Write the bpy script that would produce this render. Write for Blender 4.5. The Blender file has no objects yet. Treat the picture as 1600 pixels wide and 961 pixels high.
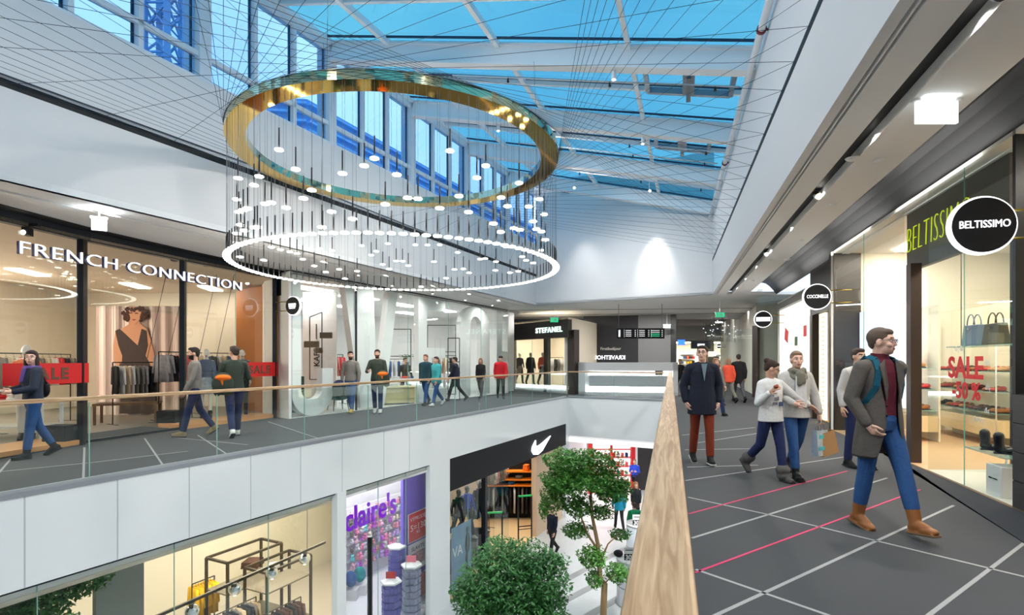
import bpy, bmesh, math, random
from mathutils import Vector, Matrix, Euler
rnd = random.Random(7)
S = bpy.context.scene
COL = S.collection
PI = math.pi
F = 830.0; VX = 800.0; VY = 563.0; CZ = 1.55      # pinhole constants of the 1600x961 frame

# ---------------------------------------------------------------- camera, world, exposure
cam_d = bpy.data.cameras.new('camera'); cam = bpy.data.objects.new('camera', cam_d); COL.objects.link(cam)
cam_d.sensor_width = 36; cam_d.lens = F / 1600 * 36; cam_d.shift_y = (VY - 480.5) / 1600
cam_d.clip_start = .05; cam_d.clip_end = 400
cam.location = (0, 0, CZ); cam.rotation_euler = (PI / 2, 0, 0); S.camera = cam
S.view_settings.view_transform = 'Standard'; S.view_settings.look = 'None'
S.view_settings.exposure = 1.0; S.view_settings.gamma = 1; S.view_settings.use_curve_mapping = False
cy = S.cycles
cy.max_bounces = 7; cy.diffuse_bounces = 3; cy.glossy_bounces = 3; cy.transmission_bounces = 4
cy.transparent_max_bounces = 24; cy.caustics_reflective = False; cy.caustics_refractive = False
cy.sample_clamp_indirect = 3.0; cy.use_denoising = True; cy.use_adaptive_sampling = True
cy.adaptive_threshold = .02

W = bpy.data.worlds.new('dusk_sky'); S.world = W; W.use_nodes = True
wn = W.node_tree.nodes; wl = W.node_tree.links; wn.clear()
wo = wn.new('ShaderNodeOutputWorld'); wb = wn.new('ShaderNodeBackground'); wl.new(wb.outputs[0], wo.inputs[0])
tc = wn.new('ShaderNodeTexCoord'); ns = wn.new('ShaderNodeTexNoise'); ns.inputs['Scale'].default_value = 2.2
ns.inputs['Detail'].default_value = 4
cr = wn.new('ShaderNodeValToRGB'); cr.color_ramp.elements[0].position = .38; cr.color_ramp.elements[1].position = .68
cr.color_ramp.elements[0].color = (.46, .61, .82, 1); cr.color_ramp.elements[1].color = (.78, .85, .91, 1)
wl.new(tc.outputs['Generated'], ns.inputs['Vector']); wl.new(ns.outputs['Fac'], cr.inputs[0])
wl.new(cr.outputs[0], wb.inputs[0]); wb.inputs[1].default_value = .88

# ---------------------------------------------------------------- materials
MATS = {}
def lin(c):
    return tuple(((v / 255) / 12.92 if v / 255 <= .04045 else (((v / 255) + .055) / 1.055) ** 2.4) for v in c)
def mat(name, rgb=(200, 200, 200), rough=.5, metal=0, emit=0, ecol=None, bump=0, bscale=40, var=0, vscale=8, coat=0,
        alpha=None, sheen=0, spec=None, stretch=None):
    """rgb in display values 0..255"""
    if name in MATS: return MATS[name]
    m = bpy.data.materials.new(name); m.use_nodes = True; nt = m.node_tree; b = nt.nodes['Principled BSDF']
    c = lin(rgb); b.inputs['Base Color'].default_value = (*c, 1)
    b.inputs['Roughness'].default_value = rough; b.inputs['Metallic'].default_value = metal
    if spec is not None: b.inputs['Specular IOR Level'].default_value = spec
    if coat: b.inputs['Coat Weight'].default_value = coat; b.inputs['Coat Roughness'].default_value = .03
    if sheen: b.inputs['Sheen Weight'].default_value = sheen
    if emit:
        b.inputs['Emission Color'].default_value = (*lin(ecol or rgb), 1); b.inputs['Emission Strength'].default_value = emit
    if bump or var:
        t = nt.nodes.new('ShaderNodeTexCoord'); mp = nt.nodes.new('ShaderNodeMapping')
        if stretch: mp.inputs['Scale'].default_value = stretch
        nt.links.new(t.outputs['Object'], mp.inputs[0])
        n = nt.nodes.new('ShaderNodeTexNoise'); n.inputs['Scale'].default_value = bscale; n.inputs['Detail'].default_value = 4
        nt.links.new(mp.outputs[0], n.inputs['Vector'])
        if bump:
            bp = nt.nodes.new('ShaderNodeBump'); bp.inputs['Strength'].default_value = bump; bp.inputs['Distance'].default_value = .02
            nt.links.new(n.outputs['Fac'], bp.inputs['Height']); nt.links.new(bp.outputs[0], b.inputs['Normal'])
        if var:
            n2 = nt.nodes.new('ShaderNodeTexNoise'); n2.inputs['Scale'].default_value = vscale; n2.inputs['Detail'].default_value = 5
            nt.links.new(mp.outputs[0], n2.inputs['Vector'])
            mx = nt.nodes.new('ShaderNodeMix'); mx.data_type = 'RGBA'
            mx.inputs[6].default_value = (*[v * (1 - var) for v in c], 1); mx.inputs[7].default_value = (*[min(1, v * (1 + var)) for v in c], 1)
            nt.links.new(n2.outputs['Fac'], mx.inputs[0]); nt.links.new(mx.outputs[2], b.inputs['Base Color'])
    if alpha is not None: b.inputs['Alpha'].default_value = alpha
    MATS[name] = m; return m
def glass(name, tint=(1, 1, 1), refl=.06, rough=0.0, body=None, bodyf=0):
    """thin pane: tinted see-through with a fresnel-like reflection"""
    if name in MATS: return MATS[name]
    m = bpy.data.materials.new(name); m.use_nodes = True; nt = m.node_tree; nt.nodes.clear()
    o = nt.nodes.new('ShaderNodeOutputMaterial'); tr = nt.nodes.new('ShaderNodeBsdfTransparent'); tr.inputs[0].default_value = (*tint, 1)
    gl = nt.nodes.new('ShaderNodeBsdfGlossy'); gl.inputs['Roughness'].default_value = rough; gl.inputs[0].default_value = (.9, .97, .95, 1)
    lw = nt.nodes.new('ShaderNodeLayerWeight'); lw.inputs[0].default_value = .35
    ma = nt.nodes.new('ShaderNodeMath'); ma.operation = 'MULTIPLY_ADD'; ma.inputs[1].default_value = .09; ma.inputs[2].default_value = refl
    nt.links.new(lw.outputs['Fresnel'], ma.inputs[0])
    mx = nt.nodes.new('ShaderNodeMixShader'); nt.links.new(ma.outputs[0], mx.inputs[0]); nt.links.new(tr.outputs[0], mx.inputs[1]); nt.links.new(gl.outputs[0], mx.inputs[2])
    nt.links.new(mx.outputs[0], o.inputs[0]); MATS[name] = m; return m

white_wall = mat('white_wall_paint', (226, 226, 227), .75, bump=.03, bscale=200)
ceil_white = mat('ceiling_paint', (240, 240, 240), .8)
dark_ceil = mat('dark_ceiling_paint', (46, 46, 48), .6, var=.1)
black_slot = mat('black_recess', (10, 12, 16), .6)
carpet = mat('grey_carpet', (70, 71, 73), .95, bump=.1, bscale=160, var=.12, vscale=1.2)
line_white = mat('pale_floor_inlay', (160, 160, 158), .7)
line_pink = mat('pink_floor_inlay', (205, 52, 98), .7)
dark_mat = mat('charcoal_entrance_mat', (46, 50, 56), .95, bump=.1, bscale=160)
fascia = mat('glossy_white_panel', (236, 239, 240), .12, coat=.6)
steel = mat('grey_steel', (120, 124, 128), .35, metal=.9)
black_metal = mat('black_metal', (22, 23, 26), .4, metal=.3)
black_paint = mat('black_paint', (18, 20, 24), .6, spec=.25)
dark_frame = mat('dark_window_frame', (34, 38, 44), .35, metal=.4)
wp = mat('white_painted_steel', (238, 240, 242), .45)
frame_blue = mat('window_frame_paint', (222, 230, 238), .4)
gasket = mat('dark_gasket', (22, 50, 78), .5)
brass = mat('polished_brass', (232, 190, 92), .05, metal=1, bump=.03, bscale=3.0)
lamp_white = mat('lit_lamp_disc', (255, 250, 240), .3, emit=7, ecol=(255, 250, 240))
led_white = mat('lit_led_panel', (255, 255, 255), .3, emit=9)
led_warm = mat('warm_lit_panel', (255, 246, 234), .3, emit=12.5, ecol=(255, 243, 228))
letter_glow = mat('backlit_white_letter', (250, 250, 255), .3, emit=.9)
sign_white = mat('sign_white', (235, 235, 235), .4, emit=.25)
yellow_glow = mat('yellow_neon', (214, 240, 20), .3, emit=.3, ecol=(216, 240, 10))
exit_glow = mat('exit_sign_glow', (240, 252, 252), .3, emit=.7)
green_glow = mat('green_sign_glow', (40, 190, 130), .3, emit=.5)
pane_clear = glass('clear_glass', (.95, .97, .96), .008)
pane_green = glass('balustrade_glass', (.92, .96, .955), .02)
pane_edge = mat('glass_edge', (150, 205, 190), .2, alpha=.8)
pane_roof = glass('blue_tinted_roof_glass', (.32, .64, .76), .01)
pane_side = glass('clerestory_glass', (.62, .82, .98), .015)
red_film = mat('red_window_film', (196, 22, 24), .5)
red_paint = mat('red_lettering', (200, 26, 30), .5)
chrome = mat('chrome', (225, 228, 232), .08, metal=1)
white_gloss = mat('white_gloss_laminate', (240, 240, 240), .2)
cream = mat('cream_wall', (240, 226, 200), .8)
beige_floor = mat('beige_wood_floor', (205, 168, 126), .45, var=.12, vscale=3, stretch=(1, 12, 1))
white_tile = mat('pale_floor_tile', (205, 208, 208), .22, var=.04)

def wood():
    m = bpy.data.materials.new('oak_handrail'); m.use_nodes = True; nt = m.node_tree; b = nt.nodes['Principled BSDF']
    t = nt.nodes.new('ShaderNodeTexCoord'); mp = nt.nodes.new('ShaderNodeMapping'); mp.inputs['Scale'].default_value = (14, .7, 14)
    nt.links.new(t.outputs['Object'], mp.inputs[0])
    n = nt.nodes.new('ShaderNodeTexNoise'); n.inputs['Scale'].default_value = 3; n.inputs['Detail'].default_value = 8; n.inputs['Distortion'].default_value = 1.2
    nt.links.new(mp.outputs[0], n.inputs['Vector'])
    r = nt.nodes.new('ShaderNodeValToRGB'); e = r.color_ramp.elements; e[0].position = .32; e[1].position = .7
    e[0].color = (*lin((162, 124, 84)), 1); e[1].color = (*lin((214, 182, 142)), 1)
    nt.links.new(n.outputs['Fac'], r.inputs[0])
    mp2 = nt.nodes.new('ShaderNodeMapping'); mp2.inputs['Scale'].default_value = (18, 1.2, 1); nt.links.new(t.outputs['Object'], mp2.inputs[0])
    v = nt.nodes.new('ShaderNodeTexVoronoi'); v.inputs['Scale'].default_value = 1; nt.links.new(mp2.outputs[0], v.inputs['Vector'])
    hs = nt.nodes.new('ShaderNodeMix'); hs.data_type = 'RGBA'; hs.blend_type = 'MULTIPLY'; hs.inputs[0].default_value = .22
    bw = nt.nodes.new('ShaderNodeRGBToBW'); nt.links.new(v.outputs['Color'], bw.inputs[0])
    ml = nt.nodes.new('ShaderNodeMath'); ml.operation = 'MULTIPLY_ADD'; ml.inputs[1].default_value = .8; ml.inputs[2].default_value = .5
    nt.links.new(bw.outputs[0], ml.inputs[0]); nt.links.new(r.outputs[0], hs.inputs[6]); nt.links.new(ml.outputs[0], hs.inputs[7])
    nt.links.new(hs.outputs[2], b.inputs['Base Color']); b.inputs['Roughness'].default_value = .45
    return m
oak = wood()
def cloth(name, rgb, rough=.9, bump=.35, bscale=28, var=.14):
    return mat(name, rgb, rough, bump=bump, bscale=bscale, var=var, vscale=14)

# ---------------------------------------------------------------- mesh helpers
class MB:
    def __init__(s): s.b = bmesh.new(); s.mi = 0
    def _new(s, vs, faces):
        v = [s.b.verts.new(p) for p in vs]; out = []
        for f in faces:
            try: q = s.b.faces.new([v[i] for i in f]); q.material_index = s.mi; out.append(q)
            except ValueError: pass
        return out
    def box(s, c, d, rz=0, M=None):
        hx, hy, hz = d[0] / 2, d[1] / 2, d[2] / 2; R = Matrix.Rotation(rz, 3, 'Z') if M is None else M; c = Vector(c)
        P = [c + R @ Vector((x, y, z)) for x in (-hx, hx) for y in (-hy, hy) for z in (-hz, hz)]
        s._new(P, [(0, 1, 3, 2), (4, 6, 7, 5), (0, 4, 5, 1), (2, 3, 7, 6), (0, 2, 6, 4), (1, 5, 7, 3)]); return s
    def prism(s, pts, z0, z1):
        n = len(pts)
        ar = sum(pts[i][0] * pts[(i + 1) % n][1] - pts[(i + 1) % n][0] * pts[i][1] for i in range(n))
        if ar < 0: pts = list(pts)[::-1]
        za = z0 if isinstance(z0, (list, tuple)) else [z0] * n; zb = z1 if isinstance(z1, (list, tuple)) else [z1] * n
        P = [(p[0], p[1], za[i]) for i, p in enumerate(pts)] + [(p[0], p[1], zb[i]) for i, p in enumerate(pts)]
        s._new(P, [tuple(range(n))[::-1], tuple(range(n, 2 * n))] + [(i, (i + 1) % n, n + (i + 1) % n, n + i) for i in range(n)]); return s
    def wall(s, a, b, th, z0, z1):
        """vertical slab from plan point a to b, th thick to the LEFT of a->b (negative = right)"""
        a = Vector(a[:2]); b = Vector(b[:2]); d = (b - a).normalized(); n = Vector((-d.y, d.x)) * th
        return s.prism([a, b, b + n, a + n], z0, z1)
    def bar(s, a, b, w, h, up=(0, 0, 1)):
        a = Vector(a); b = Vector(b); d = (b - a); L = d.length; d.normalize(); x = d.cross(Vector(up))
        if x.length < 1e-5: x = Vector((1, 0, 0))
        x.normalize(); z = x.cross(d); M = Matrix((x, d, z)).transposed()
        return s.box((a + b) / 2, (w, L, h), M=M)
    def tube(s, pts, r, seg=8, caps=True):
        pts = [Vector(p) for p in pts]; n = len(pts); rs = r if isinstance(r, (list, tuple)) else [r] * n; rings = []
        pv = None
        for i, p in enumerate(pts):
            d = (pts[min(i + 1, n - 1)] - pts[max(i - 1, 0)]).normalized()
            if pv is None:
                x = d.cross(Vector((0, 0, 1)));
                if x.length < 1e-3: x = d.cross(Vector((1, 0, 0)))
                x.normalize()
            else:
                x = (pv - d * pv.dot(d)).normalized()
            pv = x; y = d.cross(x)
            rings.append([s.b.verts.new(p + (x * math.cos(2 * PI * k / seg) + y * math.sin(2 * PI * k / seg)) * rs[i]) for k in range(seg)])
        for i in range(n - 1):
            for k in range(seg):
                f = s.b.faces.new([rings[i][k], rings[i][(k + 1) % seg], rings[i + 1][(k + 1) % seg], rings[i + 1][k]]); f.material_index = s.mi; f.smooth = True
        if caps:
            f = s.b.faces.new(rings[0][::-1]); f.material_index = s.mi; f = s.b.faces.new(rings[-1]); f.material_index = s.mi
        return s
    def lathe(s, prof, c=(0, 0, 0), seg=24, close=False):
        c = Vector(c); rings = []
        for r, z in prof:
            rings.append([s.b.verts.new(c + Vector((max(r, 1e-4) * math.cos(2 * PI * k / seg), max(r, 1e-4) * math.sin(2 * PI * k / seg), z))) for k in range(seg)])
        m = len(rings)
        for i in range(m if close else m - 1):
            A = rings[i]; B = rings[(i + 1) % m]
            for k in range(seg):
                f = s.b.faces.new([A[k], A[(k + 1) % seg], B[(k + 1) % seg], B[k]]); f.material_index = s.mi; f.smooth = True
        if not close:
            if prof[0][0] > 1e-3: f = s.b.faces.new(rings[0][::-1]); f.material_index = s.mi
            if prof[-1][0] > 1e-3: f = s.b.faces.new(rings[-1]); f.material_index = s.mi
        return s
    def ell(s, c, r, seg=14, rings=9, M=None):
        c = Vector(c); r = (r, r, r) if not isinstance(r, (tuple, list)) else r; R = M or Matrix.Identity(3)
        V = []
        for i in range(1, rings):
            th = PI * i / rings
            V.append([s.b.verts.new(c + R @ Vector((r[0] * math.sin(th) * math.cos(2 * PI * k / seg), r[1] * math.sin(th) * math.sin(2 * PI * k / seg), r[2] * math.cos(th)))) for k in range(seg)])
        t = s.b.verts.new(c + R @ Vector((0, 0, r[2]))); bt = s.b.verts.new(c + R @ Vector((0, 0, -r[2])))
        fs = []
        for k in range(seg):
            k2 = (k + 1) % seg
            fs.append(s.b.faces.new([t, V[0][k], V[0][k2]])); fs.append(s.b.faces.new([V[-1][k2], V[-1][k], bt]))
            for i in range(len(V) - 1): fs.append(s.b.faces.new([V[i][k], V[i + 1][k], V[i + 1][k2], V[i][k2]]))
        for f in fs: f.smooth = True; f.material_index = s.mi
        return s
    def cap(s, a, b, ra, rb, seg=12):
        """tapered capsule"""
        s.ell(a, ra, seg, 8); s.ell(b, rb, seg, 8)
        return s.tube([a, b], [ra, rb], seg)
    def loft(s, rings, seg=20):
        """rings: (cx,cy,cz,rx,ry)"""
        R = [[s.b.verts.new((c[0] + c[3] * math.cos(2 * PI * k / seg), c[1] + c[4] * math.sin(2 * PI * k / seg), c[2])) for k in range(seg)] for c in rings]
        for i in range(len(R) - 1):
            for k in range(seg):
                f = s.b.faces.new([R[i][k], R[i][(k + 1) % seg], R[i + 1][(k + 1) % seg], R[i + 1][k]]); f.smooth = True; f.material_index = s.mi
        f = s.b.faces.new(R[0][::-1]); f.material_index = s.mi; f = s.b.faces.new(R[-1]); f.material_index = s.mi
        return s
    def poly(s, pts, th=0, n=None):
        """flat polygon in 3D, extruded by vector n*th"""
        P = [Vector(p) for p in pts]
        if not th: s._new(P, [tuple(range(len(P)))]); return s
        off = Vector(n) * th; k = len(P)
        s._new(P + [p + off for p in P], [tuple(range(k))[::-1], tuple(range(k, 2 * k))] + [(i, (i + 1) % k, k + (i + 1) % k, k + i) for i in range(k)])
        return s
    def mesh(s, name, mats):
        bmesh.ops.recalc_face_normals(s.b, faces=s.b.faces)
        me = bpy.data.meshes.new(name); s.b.to_mesh(me); s.b.free()
        for m in (mats if isinstance(mats, (list, tuple)) else [mats]): me.materials.append(m)
        return me
    def build(s, name, mats, parent=None, bevel=0, loc=None, rz=0):
        return link(name, s.mesh(name, mats), parent, bevel, loc, rz)
def link(name, me, parent=None, bevel=0, loc=None, rz=0):
    o = bpy.data.objects.new(name, me); COL.objects.link(o)
    if parent: o.parent = parent
    if loc is not None: o.location = loc
    if rz: o.rotation_euler = (0, 0, rz)
    if bevel:
        bv = o.modifiers.new('bevel', 'BEVEL'); bv.width = bevel; bv.segments = 2; bv.limit_method = 'ANGLE'
    return o
def tag(o, label, cat, group=None, kind=None):
    if label: o['label'] = label
    if cat: o['category'] = cat
    if group: o['group'] = group
    if kind: o['kind'] = kind
    return o
def struct(o): o['kind'] = 'structure'; return o
def thing(name, label, cat, loc=(0, 0, 0), rz=0, group=None):
    o = bpy.data.objects.new(name, None); COL.objects.link(o); o.location = loc; o.rotation_euler = (0, 0, rz); o.empty_display_size = .1
    return tag(o, label, cat, group)
def dup(root, loc=None, rz=None, label=None, group=None):
    r = root.copy(); COL.objects.link(r)
    if loc is not None: r.location = loc
    if rz is not None: r.rotation_euler = (0, 0, rz)
    if label: r['label'] = label
    if group: r['group'] = group
    for ch in KIDS(root):
        c = ch.copy(); COL.objects.link(c); c.parent = r
        for g in KIDS(ch):
            d = g.copy(); COL.objects.link(d); d.parent = c
    return r
def KIDS(o): return [c for c in o.children]
def recolor(o, m):
    for sl in o.material_slots[:1]: sl.link = 'OBJECT'; sl.material = m
TXT = {}
def text_mesh(body, h, sx=1.0, ext=.01, shear=0, bold=0.0, res=3, sp=1.0, center=True):
    cu = bpy.data.curves.new('t', 'FONT'); cu.body = body; cu.size = h / .72; cu.extrude = ext; cu.shear = shear; cu.offset = bold
    cu.resolution_u = res; cu.space_character = sp; cu.align_x = 'CENTER' if center else 'LEFT'; cu.align_y = 'BOTTOM_BASELINE'
    o = bpy.data.objects.new('t', cu); COL.objects.link(o); bpy.context.view_layer.update()
    me = bpy.data.meshes.new_from_object(o.evaluated_get(bpy.context.evaluated_depsgraph_get()))
    bpy.data.objects.remove(o); bpy.data.curves.remove(cu)
    # stand the text up: x stays, y -> z, front faces -y
    me.transform(Matrix.Rotation(PI / 2, 4, 'X') @ Matrix.Diagonal((sx, 1, 1, 1)))
    return me
def text(name, body, h, m, parent=None, loc=(0, 0, 0), rz=0, mirror=False, **k):
    me = text_mesh(body, h, **k)
    if mirror: me.transform(Matrix.Diagonal((-1, 1, 1, 1))); me.flip_normals()
    me.materials.clear(); me.materials.append(m)
    return link(name, me, parent, 0, loc, rz)
# ---------------------------------------------------------------- plan geometry
SR, CR = .2862, .9582          # right wall direction: (SR, CR)
def R(t, a): return Vector((t * SR + a * CR, t * CR - a * SR))
def RY(Y, a): return Vector((Y * SR / CR + a / CR, Y))            # point of the plane 'a right of the rail' at depth Y
def Rpx(px, a): return RY((a / CR) / ((px - VX) / F - SR / CR), a)
def LY(Y, b=0): return Vector((-10.19 + .485 * Y - b * 1.1114, Y)) # upper left wall, b metres further out
def EY(Y, b=0): return Vector((-8.727 + .4945 * Y - b * 1.1156, Y))# left gallery edge
def Epx(px, b=0):
    q = (px - VX) / F; return EY((8.727 + b * 1.1156) / (.4945 - q), b)
def flo(px, py, z=0): Y = (CZ - z) * F / (py - VY); return Vector(((px - VX) / F * Y, Y))
def P3(px, py, Y): return Vector(((px - VX) / F * Y, Y, CZ - (py - VY) * Y / F))
def ang(a, b): return math.atan2(b[1] - a[1], b[0] - a[0])
TR = Vector((SR, CR)); NR = Vector((CR, -SR)); TL = Vector((.4364, .8998)); AR = math.atan2(CR, SR); AL = math.atan2(.8998, .4364)
ZC = 3.95                      # gallery ceiling
ZL = -5.0                      # lower floor
# ================================================================ STRUCTURE
YB = -4.0
BE = (Vector((5.83, 20.4)), Vector((2.35, 22.4)))      # bridge edge right, left
EWR, EWL = Vector((7.33, 19.3)), Vector((1.06, 23.2))  # end wall above the bridge
# gallery floors
m = MB(); m.prism([RY(YB, .03), RY(20.4, .03), RY(20.4, 9), RY(YB, 9)], -.28, 0); fR = struct(m.build('floor', carpet))
m = MB(); m.prism([EY(YB, .02), EY(22.4, .02), (-22, 22.4), (-22, YB)], -.28, 0); struct(m.build('floor', carpet))
m = MB(); m.prism([RY(20.4, .03) + Vector((0,.03)), (2.35, 22.43), (-22, 22.4), (-22, 62), (45, 62), (45, 20.4)], -.28, 0); struct(m.build('floor', carpet))
m = MB(); m.prism([(-22, YB), (-22, 62), (45, 62), (45, YB)], ZL - .2, ZL); struct(m.build('floor', white_tile))
# inlaid lines
TN = [0]
def trim(mb, mt):
    TN[0] += 1; return struct(mb.build('trim_%d' % TN[0], mt))
def inlay(pxs, mt, w=.028):
    P = [flo(*p) for p in pxs]; mb = MB()
    for a, b in zip(P, P[1:]):
        d = (b - a).normalized(); n = Vector((-d.y, d.x)) * w / 2; mb.prism([a - n, b - n, b + n, a + n], 0, .002)
    trim(mb, mt)
for q in [[(1100, 970), (1394, 834), (1490, 790)], [(1081, 841), (1386, 747)], [(1071, 751), (1320, 714)], [(1075, 777), (1200, 804), (1640, 911)],
          [(1087, 890), (1310, 967)], [(1440, 970), (1600, 849)], [(1090, 692), (1236, 669)], [(1070, 703), (1184, 701)], [(1074, 730), (1184, 727)],
          [(1066, 680), (1180, 668)],
          [(-20, 760), (18, 716)], [(132, 699), (130, 752)], [(226, 685), (256, 729)], [(309, 680), (355, 710)], [(0, 737), (142, 723), (294, 705)],
          [(266, 683), (387, 695)], [(419, 659), (497, 685)]]:
    inlay(q, line_white)
for q in [[(1076, 803), (1324, 736)], [(1086, 895), (1438, 765)]]: inlay(q, line_pink, .022)
m = MB(); P = [flo(*p) for p in [(1385, 704), (1418, 731), (1480, 770), (1600, 848), (1760, 950)]]
P += [RY(3.2, 3.43), Rpx(1582, 3.43), RY(9.3, 3.43)]; m.prism(P, 0, .004); trim(m, dark_mat)
# ---- right gallery bulkhead (upper right wall) with shadow slot at z 5.2
AW = 1.46
def rslab(a0, a1, z0, z1, Y0=YB, Y1=19.3):
    mb = MB(); mb.prism([RY(Y0, a0), RY(Y1, a0), RY(Y1, a1), RY(Y0, a1)], z0, z1); return mb
mb = rslab(AW, AW + .1, ZC, 5.15); mb.prism([RY(YB, AW), RY(19.3, AW), RY(19.3, AW + .1), RY(YB, AW + .1)], 5.25, 7.1)
struct(mb.build('wall_right', white_wall))
trim(rslab(AW - .004, AW + .1, 5.15, 5.248), black_slot)
# ceiling over right gallery: strips between slots
sl = [(AW + .1, 1.56), (1.575, 1.605), (1.62, 2.0), (2.14, 2.68)]
mb = MB()
for a0, a1 in [(1.59, 1.606), (1.636, 1.93), (2.13, 2.68)]:
    mb.prism([RY(YB, a0), RY(19.3, a0), RY(19.3, a1), RY(YB, a1)], ZC, ZC + .12)
struct(mb.build('ceiling', ceil_white))
mb = rslab(1.5, 2.7, ZC + .12, ZC + .2); trim(mb, black_slot)
# concave dark cove next to the shop fronts
mb = MB(); N = 8; q = [(2.68 + 1.0 * i / N, ZC + .42 * math.sin(PI * i / N)) for i in range(N + 1)]
for (a0, z0), (a1, z1) in zip(q, q[1:]):
    A, B, C_, D = RY(YB, a0), RY(19.3, a0), RY(19.3, a1), RY(YB, a1)
    mb.poly([(*A, z0), (*B, z0), (*C_, z1), (*D, z1)], .03, (0, 0, 1))
struct(mb.build('ceiling', dark_ceil))
# ---- end wall and bridge soffit
mb = MB(); mb.wall(EWR, EWL, -.12, ZC, 9.2); struct(mb.build('wall_back', white_wall))
mb = MB(); mb.prism([EWR, EWL, (-3, 23.2), (-22, 23.2), (-22, 31), (45, 31), (45, 19.3)], ZC, ZC + .1); struct(mb.build('ceiling', ceil_white))
mb = MB(); mb.prism([(-22, 31), (45, 31), (45, 62), (-22, 62)], 4.5, 4.6); mb.wall((-22, 31), (45, 31), .05, ZC, 4.6); struct(mb.build('ceiling', mat('grey_ceiling', (120, 120, 120), .8)))
mb = MB()
for Y in (25.6, 28.2): mb.bar((-1, Y, ZC - .004), (20, Y - 2, ZC - .004), .1, .01)
trim(mb, black_slot)
# ---- left upper wall with slot
mb = MB(); mb.wall(LY(YB), LY(23.3), .12, ZC, 5.19); mb.wall(LY(YB), LY(23.3), .12, 5.31, 6.57); struct(mb.build('wall_left', white_wall))
mb = MB(); mb.wall(LY(YB, .006), LY(23.3, .006), .1, 5.192, 5.308); trim(mb, black_slot)
# ceiling over left gallery
FAC = [Vector(p) for p in [(-8.75, 1.0), (-8.45, 5.0), (-8.1, 8.4), (-7.85, 9.9), (-7.26, 11.9), (-6.37, 14.4)]]
def lstrip(mb, b0, b1, z0, z1): mb.prism([LY(YB, b0), LY(23.3, b0), LY(23.3, b1), LY(YB, b1)], z0, z1)
mb = MB(); lstrip(mb, 0, .09, ZC, ZC + .1); lstrip(mb, .12, .55, ZC, ZC + .1)
mb.prism([LY(YB, .67), LY(23.3, .67), LY(23.3, 3.2), LY(16, 3.2), LY(8, 3.0), LY(YB, 3.0)], ZC, ZC + .1); struct(mb.build('ceiling', ceil_white))
mb = MB(); lstrip(mb, .02, 3, ZC + .1, ZC + .16); trim(mb, black_slot)
# ---- clerestory windows on the left
def colY(k): return 12.4 + 2.8 * k
def roofZ(s): return 8.95 + (7.15 - 8.95) * s
def roofP(k, s, dz=0):
    a = LY(12.4 + 2.8 * k); b = RY(9.6 + 3.1 * k, AW)
    p = a.lerp(b, s); return Vector((p.x, p.y, roofZ(s) + dz))
ZS, ZH = 6.57, 8.95
mb = MB(); mb.wall(LY(YB), LY(23.3), .16, ZS, ZS + .05); mb.wall(LY(YB, .02), LY(23.3, .02), .1, 7.0, 7.09); mb.wall(LY(YB), LY(23.3), .2, ZH - .22, ZH + .05)
trim(mb, frame_blue)
WN = [0]
ks = [k for k in range(-5, 4)]
for k in ks:
    Y0 = colY(k); Y1 = min(colY(k + 1), 23.25)
    mb = MB(); mb.prism([LY(Y0 - .1, 0), LY(Y0 + .1, 0), LY(Y0 + .1, .26), LY(Y0 - .1, .26)], ZS, ZH); trim(mb, frame_blue)
    WN[0] += 1; root = thing('window_%d' % WN[0], None, None); struct(root)
    n = 3
    for i in range(n):
        ya = Y0 + .1 + (Y1 - Y0 - .2) * i / n; yb = Y0 + .1 + (Y1 - Y0 - .2) * (i + 1) / n
        if i: f = MB(); f.prism([LY(ya - .035, .02), LY(ya + .035, .02), LY(ya + .035, .14), LY(ya - .035, .14)], ZS + .05, ZH - .22); f.build('mullion', frame_blue, root)
        g = MB(); g.wall(LY(ya, .08), LY(yb, .08), .01, ZS + .05, 7.0); g.wall(LY(ya, .08), LY(yb, .08), .01, 7.09, ZH - .22); g.build('window_pane', pane_side, root)
        f = MB()
        for yy in (ya + .05, yb - .05):
            f.prism([LY(yy - .015, .09), LY(yy + .015, .09), LY(yy + .015, .11), LY(yy - .015, .11)], ZS + .05, ZH - .22)
        f.build('gasket', gasket, root)
# ---- skylight
KR = list(range(-5, 4))
for k in KR:
    a, b = roofP(k, 0, -.22), roofP(k, 1, -.2)
    mb = MB(); mb.bar(a, b, .16, .36); mb.bar(a + Vector((0, 0, -.2)), b + Vector((0, 0, -.2)), .24, .05); mb.bar(a + Vector((0, 0, .2)), b + Vector((0, 0, .2)), .24, .05)
    o = mb.build('roof_beam', wp); tag(o, None, None); struct(o); o.name = 'trim_roof_beam'
    k1 = k + 1 if k < 3 else 3.75
    root = thing('window_%d' % (WN[0] + 1), None, None); struct(root); WN[0] += 1
    mb = MB()
    for s in (0, .17, .456, .752, 1):
        mb.bar(roofP(k, s, -.02), roofP(k1, s, -.02), .09, .13)
    mb.bar(roofP((k + k1) / 2, 0, 0), roofP((k + k1) / 2, 1, 0), .07, .09)
    mb.build('glazing_bar', wp, root)
    mb = MB()
    for kk in (k + .07 * (k1 - k), (k + k1) / 2 + .03, k1 - .07 * (k1 - k), (k + k1) / 2 - .03):
        mb.bar(roofP(kk, 0, .05), roofP(kk, 1, .05), .035, .04)
    mb.build('gasket', gasket, root)
    for sa, sb in ((0, .17), (.17, .456), (.456, .752), (.752, 1)):
        g = MB(); g.poly([roofP(k, sa, .08), roofP(k1, sa, .08), roofP(k1, sb, .08), roofP(k, sb, .08)], .012, (0, 0, 1)); g.build('roof_pane', pane_roof, root)
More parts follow.
